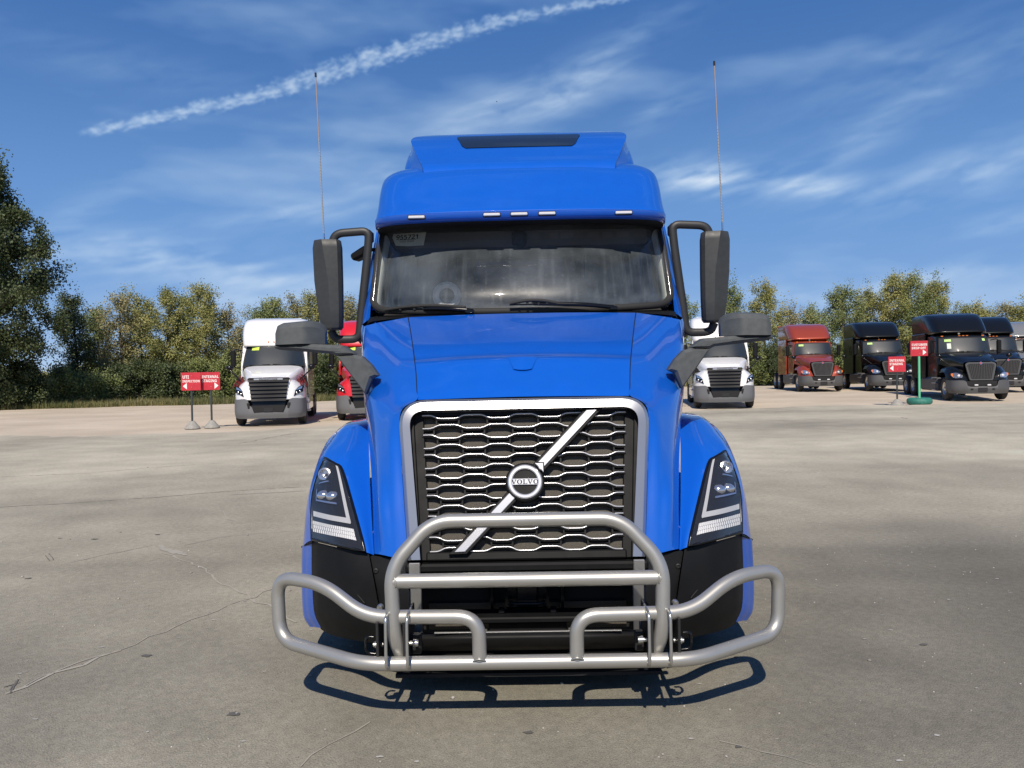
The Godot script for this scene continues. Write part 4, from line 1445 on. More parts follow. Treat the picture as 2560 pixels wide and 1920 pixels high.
func round_truck(label: String, at: Vector3, turn: float, skin: Material, sticker: Color, stripes: Material = null) -> Node3D:   # aero nose with wide slatted grille
	var t := thing("semi_truck", label, "truck", at, turn, "parked semi trucks in the lot")
	var g := Geo.new()
	var r0 := [Vector3(0, 1.72, -0.16), Vector3(0, 1.83, -0.5), Vector3(0, 2.0, -1.1), Vector3(0, 2.16, -1.75)]
	var r1 := [Vector3(0.5, 1.71, -0.18), Vector3(0.56, 1.82, -0.5), Vector3(0.68, 1.98, -1.1), Vector3(0.8, 2.13, -1.8)]
	var r2 := [Vector3(0.71, 1.69, -0.22), Vector3(0.8, 1.75, -0.55), Vector3(0.93, 1.88, -1.15), Vector3(1.06, 2.03, -1.9)]
	var r3 := [Vector3(0.74, 1.5, -0.22), Vector3(0.86, 1.52, -0.6), Vector3(0.98, 1.6, -1.2), Vector3(1.12, 1.75, -2.0)]
	g.patch(mirrored_rows([r0, r1, r2, r3]), 28, 14, Vector3(0, 1, 0.5))
	part(t, "hood", g, skin)
	g = Geo.new()
	g.patch([[Vector3(0.6, 0.93, -0.06), Vector3(0.64, 1.3, -0.12), Vector3(0.68, 1.55, -0.19), Vector3(0.74, 1.68, -0.26)], [Vector3(0.86, 0.93, -0.13), Vector3(0.88, 1.3, -0.2), Vector3(0.87, 1.52, -0.36), Vector3(0.84, 1.62, -0.6)], [Vector3(1.1, 0.93, -0.36), Vector3(1.1, 1.26, -0.45), Vector3(1.04, 1.47, -0.7), Vector3(0.96, 1.55, -1.0)], [Vector3(1.23, 0.93, -0.75), Vector3(1.22, 1.2, -0.8), Vector3(1.15, 1.4, -1.05), Vector3(1.06, 1.5, -1.4)], [Vector3(1.23, 1.0, -1.7), Vector3(1.22, 1.2, -1.75), Vector3(1.17, 1.38, -1.8), Vector3(1.1, 1.5, -1.85)]], 18, 12, Vector3(0.5, 0.2, 1))
	var fenders := pair(t, "fender", g, skin)
	if stripes:
		for k in 2:
			for q in 4:
				g = Geo.new()
				var line := []
				for i in 7:
					var f := i / 6.0
					line.append(Vector3(0.86 + 0.1 * q + 0.1 * sin(f * 2.6 + q * 0.5), 1.16 + 0.07 * q + 0.42 * f, -0.2 - 0.62 * f - 0.1 * q - 0.05 * sin(f * PI)))
				g.tube(Geo.bend(line, 0.1, 2), 0.05 - 0.007 * q, 6, 0.012)
				part(fenders[k], "swirl_stripe", g if k == 0 else g.mirrored(), stripes)
	# headlights
	g = Geo.new()
	g.prism(PackedVector2Array([Vector2(-0.2, -0.17), Vector2(0.2, -0.02), Vector2(0.23, 0.22), Vector2(0.08, 0.18), Vector2(-0.1, 0.06)]), Transform3D(Basis(Vector3.UP, 0.62) * Basis(Vector3.RIGHT, -0.18), Vector3(0.98, 1.2, -0.3)), 0.06, 0.02)
	var lamp := pair(t, "headlight", g, M.gloss_black)
	g = Geo.new()
	var HT := Transform3D(Basis(Vector3.UP, 0.62) * Basis(Vector3.RIGHT, -0.18), Vector3(0.98, 1.2, -0.24))
	g.prism(PackedVector2Array([Vector2(-0.12, 0.03), Vector2(0.08, 0.15), Vector2(0.21, 0.2), Vector2(0.19, 0.1), Vector2(0.02, 0.06)]), HT, 0.014, 0.004)
	for q in [[-0.05, -0.06], [0.09, 0.0]]:
		g.ball(HT * Vector3(q[0], q[1], 0.0), Vector3(0.05, 0.05, 0.025), 10)
	for k in 2:
		part(lamp[k], "lamp_reflector", g if k == 0 else g.mirrored(), M.lamp_reflector)
	# grille
	g = Geo.new()
	g.prism(PackedVector2Array([Vector2(-0.56, 0.0), Vector2(0.56, 0.0), Vector2(0.69, 0.86), Vector2(0.5, 0.92), Vector2(-0.5, 0.92), Vector2(-0.69, 0.86)]), Transform3D(Basis(Vector3.RIGHT, -0.12), Vector3(0, 0.72, -0.1)), 0.04, 0.01)
	var gr := part(t, "grille", g, M.gloss_black)
	for i in 6:
		g = Geo.new()
		var y := 0.93 + 0.135 * i
		var hw := 0.56 + 0.13 * (y - 0.72) / 0.86
		g.patch([[Vector3(-hw, y - 0.045, 0.04 - 0.12 * (y - 0.72)), Vector3(-hw, y + 0.035, -0.02 - 0.12 * (y - 0.72))], [Vector3(0, y - 0.045, 0.07 - 0.12 * (y - 0.72)), Vector3(0, y + 0.035, 0.0 - 0.12 * (y - 0.72))], [Vector3(hw, y - 0.045, 0.04 - 0.12 * (y - 0.72)), Vector3(hw, y + 0.035, -0.02 - 0.12 * (y - 0.72))]], 8, 2)
		part(gr, "grille_slat", g, M.slat_black)
	g = Geo.new()
	g.box(Vector3(0, 1.65, -0.09), Vector3(1.0, 0.075, 0.06), 0.02)
	part(gr, "grille_badge", g, M.grille_silver)
	letters(gr, "badge_lettering", "FREIGHTLINER", 0.05, Transform3D(Basis.IDENTITY, Vector3(0, 1.65, -0.056)), M.ink, true, false, 0.003, 1.3)
	# bumper
	g = Geo.new()
	g.patch(mirrored_rows([[Vector3(0, 0.27, 0.05), Vector3(0, 0.45, 0.1), Vector3(0, 0.66, 0.08)], [Vector3(0.55, 0.27, 0.02), Vector3(0.56, 0.45, 0.07), Vector3(0.57, 0.68, 0.05)], [Vector3(0.72, 0.27, -0.02), Vector3(0.74, 0.5, 0.03), Vector3(0.75, 0.95, -0.03)], [Vector3(1.05, 0.27, -0.25), Vector3(1.1, 0.5, -0.2), Vector3(1.1, 0.95, -0.25)], [Vector3(1.22, 0.3, -0.65), Vector3(1.25, 0.5, -0.65), Vector3(1.25, 0.96, -0.7)]]), 32, 10)
	var bump := part(t, "bumper", g, M.bumper_grey)
	g = Geo.new()
	g.prism(PackedVector2Array([Vector2(-0.5, 0.5), Vector2(0.5, 0.5), Vector2(0.58, 0.74), Vector2(-0.58, 0.74)]), Transform3D(Basis.IDENTITY, Vector3(0, 0, 0.07)), 0.05, 0.015)
	part(bump, "bumper_intake", g, M.deep_black)
	g = Geo.new()
	g.box(Vector3(0, 0.58, 0.125), Vector3(0.3, 0.14, 0.02), 0.004)
	part(bump, "plate_holder", g, M.dark_metal)
	g = Geo.new()
	g.prism(PackedVector2Array([Vector2(0.64, 0.62), Vector2(0.7, 0.62), Vector2(0.74, 0.82), Vector2(0.64, 0.82)]), Transform3D(Basis.IDENTITY, Vector3(0, 0, 0.0)), 0.06, 0.01)
	for k in 2:
		part(bump, "bumper_slot", g if k == 0 else g.mirrored(), M.deep_black)
	# cab and roof
	var W := mirrored_rows([[Vector3(0, 2.16, -1.72), Vector3(0, 2.5, -1.95), Vector3(0, 2.93, -2.28)], [Vector3(0.6, 2.15, -1.8), Vector3(0.58, 2.5, -2.02), Vector3(0.55, 2.93, -2.33)], [Vector3(1.12, 2.12, -2.08), Vector3(1.07, 2.5, -2.28), Vector3(1.0, 2.92, -2.55)]])
	g = Geo.new()
	g.patch([[Vector3(1.12, 1.75, -1.98), Vector3(1.13, 2.12, -2.1), Vector3(1.08, 2.5, -2.3), Vector3(1.01, 2.94, -2.56)], [Vector3(1.2, 1.7, -2.15), Vector3(1.19, 2.12, -2.25), Vector3(1.15, 2.5, -2.42), Vector3(1.13, 2.94, -2.65)], [Vector3(1.23, 0.95, -2.5), Vector3(1.23, 2.12, -2.6), Vector3(1.21, 2.5, -2.7), Vector3(1.2, 2.94, -2.9)], [Vector3(1.24, 0.95, -6.0), Vector3(1.24, 2.12, -6.0), Vector3(1.24, 2.5, -6.0), Vector3(1.24, 2.96, -6.0)]], 14, 12, Vector3(1, 0, 0.5))
	var sides := pair(t, "cab_side", g, skin)
	var win := Geo.new()
	win.prism(Geo.rounded([Vector2(2.75, 2.15), Vector2(3.6, 2.1), Vector2(3.6, 2.8), Vector2(3.0, 2.8)], 0.06), Transform3D(Basis(Vector3(0, 0, -1), Vector3.UP, Vector3.RIGHT), Vector3(1.215, 0, 0)), 0.02)
	for k in 2:
		part(sides[k], "door_window", win if k == 0 else win.mirrored(), M.window_dark)
	far_glass(t, W, skin, sticker)
	var rows := []
	for q in [[2.9, -2.22, 1.17], [2.97, -2.2, 1.19], [3.2, -2.28, 1.21], [3.5, -2.48, 1.22], [3.75, -2.74, 1.21], [3.92, -3.02, 1.17], [4.0, -3.3, 1.08], [4.05, -3.7, 0.9], [4.08, -4.2, 0.6]]:
		rows.append(plan_row(q[0], q[1], q[2], -6.0, 0.55))
	g = Geo.new()
	g.patch(across(rows), 26, 32, Vector3(0, 0.3, 1))
	g.box(Vector3(0, 2.5, -5.98), Vector3(2.4, 3.0, 0.05), 0.01)
	g.box(Vector3(0, 4.06, -5.1), Vector3(1.8, 0.04, 1.9), 0.01)
	var roof := part(t, "roof_fairing", g, skin)
	for x in [-0.85, -0.2, 0.0, 0.2, 0.85]:
		g = Geo.new()
		g.box(Vector3(x, 3.06, -2.2 - 0.25 * absf(x) * absf(x)), Vector3(0.035, 0.09, 0.05), 0.012)
		part(roof, "marker_lamp", g, M.amber)
	far_mirrors(t, 1.5, 2.45, -2.3, 1.75)
	far_wheelhouse(t)
	rear_half(t, skin, skin)
	return t


func mirrored_rows(half: Array) -> Array:                     # rows at x >= 0 (the first at 0), made whole
	var out := []
	for k in range(half.size() - 1, 0, -1):
		var m := []
		for p in half[k]:
			m.append(p * Vector3(-1, 1, 1))
		out.append(m)
	out.append_array(half)
	return out


func wedge_truck(label: String, at: Vector3, turn: float, skin: Material, sheets: int) -> Node3D:   # round fenders, barred grille, overhanging roof
	var t := thing("semi_truck", label, "truck", at, turn, "parked semi trucks in the lot")
	var g := Geo.new()
	g.patch(mirrored_rows([[Vector3(0, 1.7, -0.2), Vector3(0, 1.86, -0.6), Vector3(0, 2.02, -1.2), Vector3(0, 2.12, -1.95)], [Vector3(0.48, 1.68, -0.22), Vector3(0.52, 1.82, -0.6), Vector3(0.6, 1.98, -1.2), Vector3(0.72, 2.1, -2.0)], [Vector3(0.66, 1.6, -0.28), Vector3(0.72, 1.68, -0.65), Vector3(0.85, 1.84, -1.25), Vector3(1.02, 2.0, -2.1)], [Vector3(0.62, 1.25, -0.3), Vector3(0.7, 1.3, -0.7), Vector3(0.86, 1.4, -1.3), Vector3(1.08, 1.6, -2.15)]]), 28, 14, Vector3(0, 1, 0.5))
	part(t, "hood", g, skin)
	g = Geo.new()                                             # bulging fender
	g.patch([[Vector3(0.5, 0.86, -0.2), Vector3(0.6, 1.1, -0.26), Vector3(0.68, 1.3, -0.5), Vector3(0.78, 1.4, -1.0), Vector3(0.9, 1.4, -1.6)], [Vector3(0.72, 0.86, -0.17), Vector3(0.76, 1.12, -0.24), Vector3(0.82, 1.38, -0.55), Vector3(0.9, 1.47, -1.0), Vector3(0.98, 1.45, -1.65)], [Vector3(0.95, 0.86, -0.3), Vector3(0.96, 1.12, -0.4), Vector3(1.0, 1.36, -0.7), Vector3(1.04, 1.45, -1.05), Vector3(1.08, 1.42, -1.65)], [Vector3(1.16, 0.86, -0.55), Vector3(1.15, 1.08, -0.62), Vector3(1.14, 1.28, -0.85), Vector3(1.15, 1.36, -1.1), Vector3(1.16, 1.34, -1.65)], [Vector3(1.22, 0.9, -0.85), Vector3(1.22, 1.06, -0.85), Vector3(1.22, 1.18, -0.95), Vector3(1.22, 1.24, -1.15), Vector3(1.22, 1.2, -1.7)]], 16, 16, Vector3(0.5, 0.2, 1))
	pair(t, "fender", g, skin)
	g = Geo.new()
	var HT := Transform3D(Basis(Vector3.UP, 0.5) * Basis(Vector3.RIGHT, -0.15), Vector3(0.88, 1.08, -0.3))
	g.prism(Geo.rounded([Vector2(-0.2, -0.1), Vector2(0.08, -0.14), Vector2(0.24, -0.02), Vector2(0.26, 0.1), Vector2(0.05, 0.14), Vector2(-0.14, 0.06)], 0.08, 3), HT, 0.06, 0.02)
	var lamp := pair(t, "headlight", g, M.lamp_reflector)
	g = Geo.new()
	g.prism(Geo.rounded([Vector2(0.17, -0.06), Vector2(0.25, 0.0), Vector2(0.26, 0.09), Vector2(0.18, 0.1)], 0.03, 3), HT * Transform3D(Basis.IDENTITY, Vector3(0, 0, 0.055)), 0.014, 0.004)
	var e := Geo.new()
	e.ball(HT * Vector3(-0.06, -0.01, 0.06), Vector3(0.07, 0.06, 0.03), 10)
	for k in 2:
		part(lamp[k], "turn_lamp", g if k == 0 else g.mirrored(), M.amber)
		part(lamp[k], "lamp_bowl", e if k == 0 else e.mirrored(), M.lamp_white)
	# grille
	var GT := Transform3D(Basis(Vector3.RIGHT, -0.1), Vector3(0, 0.86, -0.16))
	g = Geo.new()
	g.prism(Geo.rounded([Vector2(-0.46, 0.0), Vector2(0.46, 0.0), Vector2(0.62, 0.72), Vector2(0.5, 0.8), Vector2(-0.5, 0.8), Vector2(-0.62, 0.72)], 0.06, 3), GT, 0.04, 0.015)
	var gr := part(t, "grille", g, M.slat_grey)
	g = Geo.new()
	g.prism(Geo.rounded([Vector2(-0.4, 0.07), Vector2(0.4, 0.07), Vector2(0.54, 0.68), Vector2(0.45, 0.73), Vector2(-0.45, 0.73), Vector2(-0.54, 0.68)], 0.04, 3), GT * Transform3D(Basis.IDENTITY, Vector3(0, 0, 0.037)), 0.006)
	part(gr, "grille_opening", g, M.deep_black)
	for i in 15:
		var f := (i - 7) / 7.0
		g = Geo.new()
		g.tube(PackedVector3Array([GT * Vector3(f * 0.39, 0.08, 0.05), GT * Vector3(f * 0.51, 0.69 + 0.03 * (1 - f * f), 0.05)]), 0.011, 6)
		part(gr, "grille_bar", g, M.slat_grey)
	g = Geo.new()
	g.prism(PackedVector2Array([Vector2(-0.08, 0.75), Vector2(0, 0.67), Vector2(0.08, 0.75), Vector2(0, 0.83)]), GT * Transform3D(Basis.IDENTITY, Vector3(0, 0, 0.045)), 0.02, 0.005)
	var dia := part(gr, "grille_badge", g, M.chrome)
	g = Geo.new()
	g.prism(PackedVector2Array([Vector2(-0.05, 0.75), Vector2(0, 0.7), Vector2(0.05, 0.75), Vector2(0, 0.8)]), GT * Transform3D(Basis.IDENTITY, Vector3(0, 0, 0.065)), 0.004)
	dia.set_meta("label", "")
	dia.remove_meta("label")
	part(gr, "badge_centre", g, M.badge_red)
	# bumper
	g = Geo.new()
	g.patch(mirrored_rows([[Vector3(0, 0.3, 0.0), Vector3(0, 0.5, 0.04), Vector3(0, 0.62, 0.02)], [Vector3(0.5, 0.3, -0.02), Vector3(0.51, 0.5, 0.02), Vector3(0.53, 0.62, 0.0)], [Vector3(0.62, 0.3, -0.04), Vector3(0.64, 0.52, 0.01), Vector3(0.66, 0.86, -0.05)], [Vector3(1.02, 0.31, -0.25), Vector3(1.08, 0.52, -0.2), Vector3(1.08, 0.88, -0.25)], [Vector3(1.22, 0.33, -0.7), Vector3(1.25, 0.52, -0.7), Vector3(1.24, 0.9, -0.72)]]), 32, 10)
	var bump := part(t, "bumper", g, M.bumper_dark)
	g = Geo.new()
	g.box(Vector3(0, 0.73, -0.1), Vector3(1.2, 0.22, 0.06), 0.01)
	part(bump, "bumper_intake", g, M.deep_black)
	for s: float in [-1.0, 1.0]:
		g = Geo.new()
		g.box(Vector3(s * 0.25, 0.67, 0.03), Vector3(0.15, 0.07, 0.05), 0.02)
		part(bump, "fog_lamp", g, M.lamp_white)
		g = Geo.new()
		g.box(Vector3(s * 0.42, 0.5, 0.03), Vector3(0.1, 0.06, 0.03), 0.005)
		part(bump, "tow_slot", g, M.deep_black)
	g = Geo.new()
	g.box(Vector3(0, 0.48, 0.045), Vector3(0.36, 0.16, 0.03), 0.005)
	part(bump, "plate_holder", g, M.dark_metal)
	# cab
	var W := mirrored_rows([[Vector3(0, 2.13, -1.95), Vector3(0, 2.4, -2.08), Vector3(0, 2.78, -2.3)], [Vector3(0.6, 2.12, -2.02), Vector3(0.58, 2.4, -2.14), Vector3(0.56, 2.78, -2.35)], [Vector3(1.06, 2.08, -2.25), Vector3(1.03, 2.4, -2.35), Vector3(0.98, 2.77, -2.52)]])
	g = Geo.new()
	g.patch([[Vector3(1.07, 1.6, -2.15), Vector3(1.07, 2.08, -2.26), Vector3(1.04, 2.4, -2.36), Vector3(0.99, 2.8, -2.53)], [Vector3(1.12, 1.5, -2.25), Vector3(1.12, 2.08, -2.36), Vector3(1.1, 2.4, -2.44), Vector3(1.06, 2.84, -2.6)], [Vector3(1.14, 0.95, -2.4), Vector3(1.14, 2.08, -2.6), Vector3(1.13, 2.4, -2.7), Vector3(1.1, 2.86, -2.85)], [Vector3(1.15, 0.95, -3.75), Vector3(1.15, 2.08, -3.75), Vector3(1.15, 2.4, -3.75), Vector3(1.15, 2.9, -3.75)]], 14, 12, Vector3(1, 0, 0.5))
	var sides := pair(t, "cab_side", g, skin)
	var win := Geo.new()
	win.prism(Geo.rounded([Vector2(2.7, 2.1), Vector2(3.5, 2.05), Vector2(3.5, 2.7), Vector2(2.95, 2.7)], 0.06), Transform3D(Basis(Vector3(0, 0, -1), Vector3.UP, Vector3.RIGHT), Vector3(1.13, 0, 0)), 0.02)
	for k in 2:
		part(sides[k], "door_window", win if k == 0 else win.mirrored(), M.window_dark)
	far_glass(t, W, skin, lin(0.5, 0.75, 0.25), sheets)
	g = Geo.new()                                             # low cab roof above the glass
	g.patch(mirrored_rows([[Vector3(0, 2.78, -2.28), Vector3(0, 2.9, -2.45), Vector3(0, 3.0, -3.2)], [Vector3(0.6, 2.78, -2.34), Vector3(0.6, 2.89, -2.5), Vector3(0.6, 3.0, -3.2)], [Vector3(1.02, 2.78, -2.54), Vector3(1.0, 2.87, -2.66), Vector3(1.0, 2.98, -3.2)], [Vector3(1.12, 2.7, -2.75), Vector3(1.12, 2.8, -2.85), Vector3(1.15, 2.9, -3.3)]]), 18, 6, Vector3(0, 1, 1))
	var cabroof := part(t, "cab_roof", g, skin)
	for x in [-0.85, -0.16, 0.0, 0.16, 0.85]:
		g = Geo.new()
		g.box(Vector3(x, 2.87, -2.4 - 0.18 * x * x), Vector3(0.1, 0.045, 0.06), 0.012)
		part(cabroof, "marker_lamp", g, M.amber)
	g = Geo.new()
	g.tube(PackedVector3Array([Vector3(-0.16, 2.98, -2.45), Vector3(-0.16, 3.01, -2.95)]), 0.045, 8)
	part(cabroof, "air_horn", g, M.chrome)
	# sleeper and roof wedge
	g = Geo.new()
	g.box(Vector3(1.2, 2.0, -4.95), Vector3(0.08, 2.15, 2.3), 0.03)
	var sl := pair(t, "sleeper_side", g, skin)
	win = Geo.new()
	win.prism(Geo.rounded([Vector2(4.1, 2.1), Vector2(4.7, 2.1), Vector2(4.7, 2.6), Vector2(4.1, 2.6)], 0.06), Transform3D(Basis(Vector3(0, 0, -1), Vector3.UP, Vector3.RIGHT), Vector3(1.238, 0, 0)), 0.012)
	for k in 2:
		part(sl[k], "sleeper_window", win if k == 0 else win.mirrored(), M.window_dark)
	var rows := []
	for q in [[3.0, -2.62, 1.14, 0.75], [3.05, -2.54, 1.17, 0.72], [3.14, -2.58, 1.19, 0.75], [3.4, -2.85, 1.21, 0.85], [3.65, -3.15, 1.22, 0.9], [3.85, -3.5, 1.2, 0.85], [3.95, -3.85, 1.14, 0.7], [4.0, -4.3, 0.95, 0.6]]:
		rows.append(plan_row(q[0], q[1], q[2], -6.05, q[3]))
	g = Geo.new()
	g.patch(across(rows), 24, 36, Vector3(0, 0.3, 1))
	var base: Array = across([rows[0]])[0]
	var cabtop := []
	for p in base:
		cabtop.append(Vector3(p.x * 0.9, 2.96, p.z - 0.5))
	g.patch([base, cabtop], 2, 24, Vector3(0, -1, 0))
	g.box(Vector3(0, 2.45, -6.05), Vector3(2.4, 3.1, 0.05), 0.01)
	g.box(Vector3(0, 3.99, -5.2), Vector3(1.9, 0.04, 1.7), 0.01)
	part(t, "roof_fairing", g, skin)
	far_mirrors(t, 1.46, 2.35, -2.35, 1.62)
	far_wheelhouse(t)
	rear_half(t, skin, M.bumper_dark)
	return t


func copy_of(o: Node3D, label: String, at: Vector3, turn: float) -> Node3D:
	var c: Node3D = o.duplicate()
	c.name = o.name
	add_child(c, true)
	c.position = at
	c.rotation.y = turn
	c.set_meta("label", label)
	return c


# ---------------------------------------------------------------- signs
func arrow_sign(label: String, at: Vector3, turn: float, plate_y: float, lines: Array, arrow: float, sizes: Array, base: String, lean := 0.0) -> void:
	var t := thing("arrow_sign", label, "sign", at, turn, "red arrow signs on posts")
	t.rotation.z = lean
	var w := 0.64
	var h := 0.62
	var T := Transform3D(Basis.IDENTITY, Vector3(0, plate_y, 0.05))
	var g := Geo.new()
	g.box(Vector3(0, plate_y, 0.05), Vector3(w, h, 0.008), 0.002)
	var plate := part(t, "plate", g, M.sign_red)
	var y := 0.15
	for i in lines.size():
		var s: float = sizes[i]
		var o := letters(plate, "sign_lettering", lines[i], s, T * Transform3D(Basis.IDENTITY, Vector3(0, y, 0.006)), M.sign_white, true, false, 0.002, 0.86)
		var tm: TextMesh = o.mesh
		tm.horizontal_alignment = HORIZONTAL_ALIGNMENT_LEFT
		o.position.x = -w * 0.43
		y -= s * 0.75 + sizes[mini(i + 1, sizes.size() - 1)] * 0.75
	g = Geo.new()
	var ax := arrow * 0.2
	g.prism(PackedVector2Array([Vector2(ax + arrow * 0.065, -0.16), Vector2(ax - arrow * 0.065, -0.05), Vector2(ax - arrow * 0.065, -0.27)]), T * Transform3D(Basis.IDENTITY, Vector3(0, 0, 0.004)), 0.003)
	part(plate, "arrow", g, M.sign_white)
	g = Geo.new()
	for q in [0.2, -0.2]:
		g.lathe([Vector2(0.014, 0.0), Vector2(0.012, 0.01), Vector2(0.001, 0.012)], T * Transform3D(Basis(Vector3.RIGHT, PI / 2), Vector3(0.02, q, 0.003)), 8)
	part(plate, "plate_bolt", g, M.bolt_zinc)
	g = Geo.new()
	if base == "cone":
		g.tube(PackedVector3Array([Vector3(0, 0.15, 0), Vector3(0, plate_y + 0.24, 0)]), 0.034, 12)
		part(t, "post", g, M.post_grey)
		g = Geo.new()
		g.lathe([Vector2(0.26, 0.0), Vector2(0.26, 0.035), Vector2(0.235, 0.07), Vector2(0.16, 0.16), Vector2(0.1, 0.24), Vector2(0.07, 0.265), Vector2(0.001, 0.27)], Transform3D.IDENTITY, 24)
		part(t, "concrete_foot", g, M.concrete)
	else:
		g.tube(PackedVector3Array([Vector3(0, 0.12, 0), Vector3(0, plate_y + 0.24, 0)]), 0.045, 12)
		part(t, "post", g, M.post_green)
		g = Geo.new()
		g.lathe([Vector2(0.2, 0.02), Vector2(0.38, 0.0), Vector2(0.47, 0.06), Vector2(0.485, 0.15), Vector2(0.46, 0.24), Vector2(0.38, 0.285), Vector2(0.22, 0.26), Vector2(0.2, 0.18)], Transform3D.IDENTITY, 28)
		part(t, "tyre_foot", g, M.tyre_green)
		g = Geo.new()
		g.lathe([Vector2(0.21, 0.02), Vector2(0.21, 0.25), Vector2(0.001, 0.26)], Transform3D.IDENTITY, 18)
		part(t, "concrete_fill", g, M.concrete)


# ---------------------------------------------------------------- ground and plants
func ground_height(x: float, z: float) -> float:
	return 0.25 * smoothstep(24.0, 48.0, CAMERA_Z - z) * smoothstep(2.0, 16.0, x)


func sheet(xs: Array, zs: Array, lift: float, inside: Callable, uv_tile: float, uv_area: Rect2) -> Geo:
	var g := Geo.new()
	g.uv2 = PackedVector2Array()
	for z in zs:
		for x in xs:
			var y := ground_height(x, z) + lift
			var e := 0.2
			var n := Vector3(ground_height(x - e, z) - ground_height(x + e, z), 2 * e, ground_height(x, z - e) - ground_height(x, z + e)).normalized()
			var p := Vector2(x, z)
			p = inside.call(p)
			g.add(Vector3(p.x, y, p.y), n, p / uv_tile)
			g.uv2.append((p - uv_area.position) / uv_area.size)
	var w := xs.size()
	for i in zs.size() - 1:
		for j in w - 1:
			var a := i * w + j
			g.face(a, a + 1, a + w + 1)
			g.face(a, a + w + 1, a + w)
	return g


func steps(a: float, b: float, n: int) -> Array:
	var out := []
	for i in n + 1:
		out.append(lerpf(a, b, float(i) / n))
	return out


func lot_edge(x: float) -> float:                             # where the asphalt ends and the dirt begins
	return lerpf(-20.6, -28.4, smoothstep(-16.0, 12.0, x)) + 0.5 * sin(x * 0.43) + 0.3 * sin(x * 1.3 + 1.0)


func verge(x: float) -> float:                                # where the dirt ends and the grass begins
	return lerpf(-44.0, -62.0, smoothstep(-34.0, 22.0, x)) + 0.7 * sin(x * 0.31) + 0.3 * sin(x * 1.1)


func grain_texture(size: int, lo: float, hi: float, specks: float, warm: Color, noise_seed: int) -> ImageTexture:
	var r := RandomNumberGenerator.new()
	r.seed = noise_seed
	var f := FastNoiseLite.new()
	f.seed = noise_seed
	f.frequency = 0.03
	f.fractal_octaves = 4
	var soft := f.get_seamless_image(size, size)
	f.frequency = 0.22
	var fine := f.get_seamless_image(size, size)
	var im := Image.create_empty(size, size, false, Image.FORMAT_RGB8)
	for y in size:
		for x in size:
			var v := lerpf(lo, hi, clampf(0.3 * soft.get_pixel(x, y).r + 0.4 * fine.get_pixel(x, y).r + 0.3 * r.randf(), 0, 1))
			var k := r.randf()
			if k < specks:
				v = minf(1.0, v * 1.35)
			elif k > 1.0 - specks * 1.4:
				v *= 0.62
			im.set_pixel(x, y, Color(v * warm.r, v * warm.g, v * warm.b))
	return ImageTexture.create_from_image(im)


func asphalt_map(area: Rect2) -> ImageTexture:                # worn tone of the yard: stains, tyre-polished lanes, dust blown in from the lot
	var w := 1024
	var h := 768
	var f := FastNoiseLite.new()
	f.seed = 31
	f.frequency = 0.16
	f.fractal_octaves = 5
	var s := FastNoiseLite.new()
	s.seed = 77
	s.frequency = 0.05
	s.fractal_octaves = 3
	var im := Image.create_empty(w, h, false, Image.FORMAT_RGB8)
	for j in h:
		for i in w:
			var x := area.position.x + area.size.x * (i + 0.5) / w
			var z := area.position.y + area.size.y * (j + 0.5) / h
			var n := f.get_noise_2d(x, z)
			n += 0.5 * f.get_noise_2d(x * 6.0 + 70.0, z * 6.0)
			var m := s.get_noise_2d(x * 0.9, z * 2.4 + 40.0)
			var lane := s.get_noise_2d(x * 0.35 + 90.0, z * 3.2)
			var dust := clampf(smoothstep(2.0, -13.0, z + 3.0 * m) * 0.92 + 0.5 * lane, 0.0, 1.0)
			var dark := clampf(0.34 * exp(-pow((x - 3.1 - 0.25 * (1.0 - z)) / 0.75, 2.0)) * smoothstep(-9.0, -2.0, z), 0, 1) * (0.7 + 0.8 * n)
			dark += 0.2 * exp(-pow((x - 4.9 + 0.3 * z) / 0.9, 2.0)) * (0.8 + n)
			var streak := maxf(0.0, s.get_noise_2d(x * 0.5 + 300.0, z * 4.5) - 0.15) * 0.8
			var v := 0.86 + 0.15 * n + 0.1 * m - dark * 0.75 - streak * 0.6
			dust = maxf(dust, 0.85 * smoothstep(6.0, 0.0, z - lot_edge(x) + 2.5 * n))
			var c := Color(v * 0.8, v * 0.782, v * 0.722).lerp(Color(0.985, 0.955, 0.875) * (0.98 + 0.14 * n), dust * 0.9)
			im.set_pixel(i, j, Color(clampf(c.r, 0, 1), clampf(c.g, 0, 1), clampf(c.b, 0, 1)))
	return ImageTexture.create_from_image(im)


func ribbon(g: Geo, P: Array, width: float, jag: float, lift: float, r: RandomNumberGenerator) -> void:   # a thin wandering strip on the ground
	var pts := []
	for k in P.size() - 1:
		var a: Vector2 = P[k]
		var b: Vector2 = P[k + 1]
		var m := maxi(2, int(a.distance_to(b) / 0.12))
		for i in m:
			pts.append(a.lerp(b, float(i) / m) + Vector2(r.randf_range(-jag, jag), r.randf_range(-jag, jag)))
	pts.append(P[P.size() - 1])
	for k in pts.size() - 1:
		var a: Vector2 = pts[k]
		var b: Vector2 = pts[k + 1]
		var d := (b - a).normalized().orthogonal() * width * r.randf_range(0.3, 1.0)
		var e := (b - a).normalized().orthogonal() * width * r.randf_range(0.3, 1.0)
		var q := [a - d, a + d, b + e, b - e]
		var c := []
		for p in q:
			c.append(Vector3(p.x, ground_height(p.x, p.y) + lift, p.y))
		g.quad(c[0], c[1], c[2], c[3], Vector3.UP)


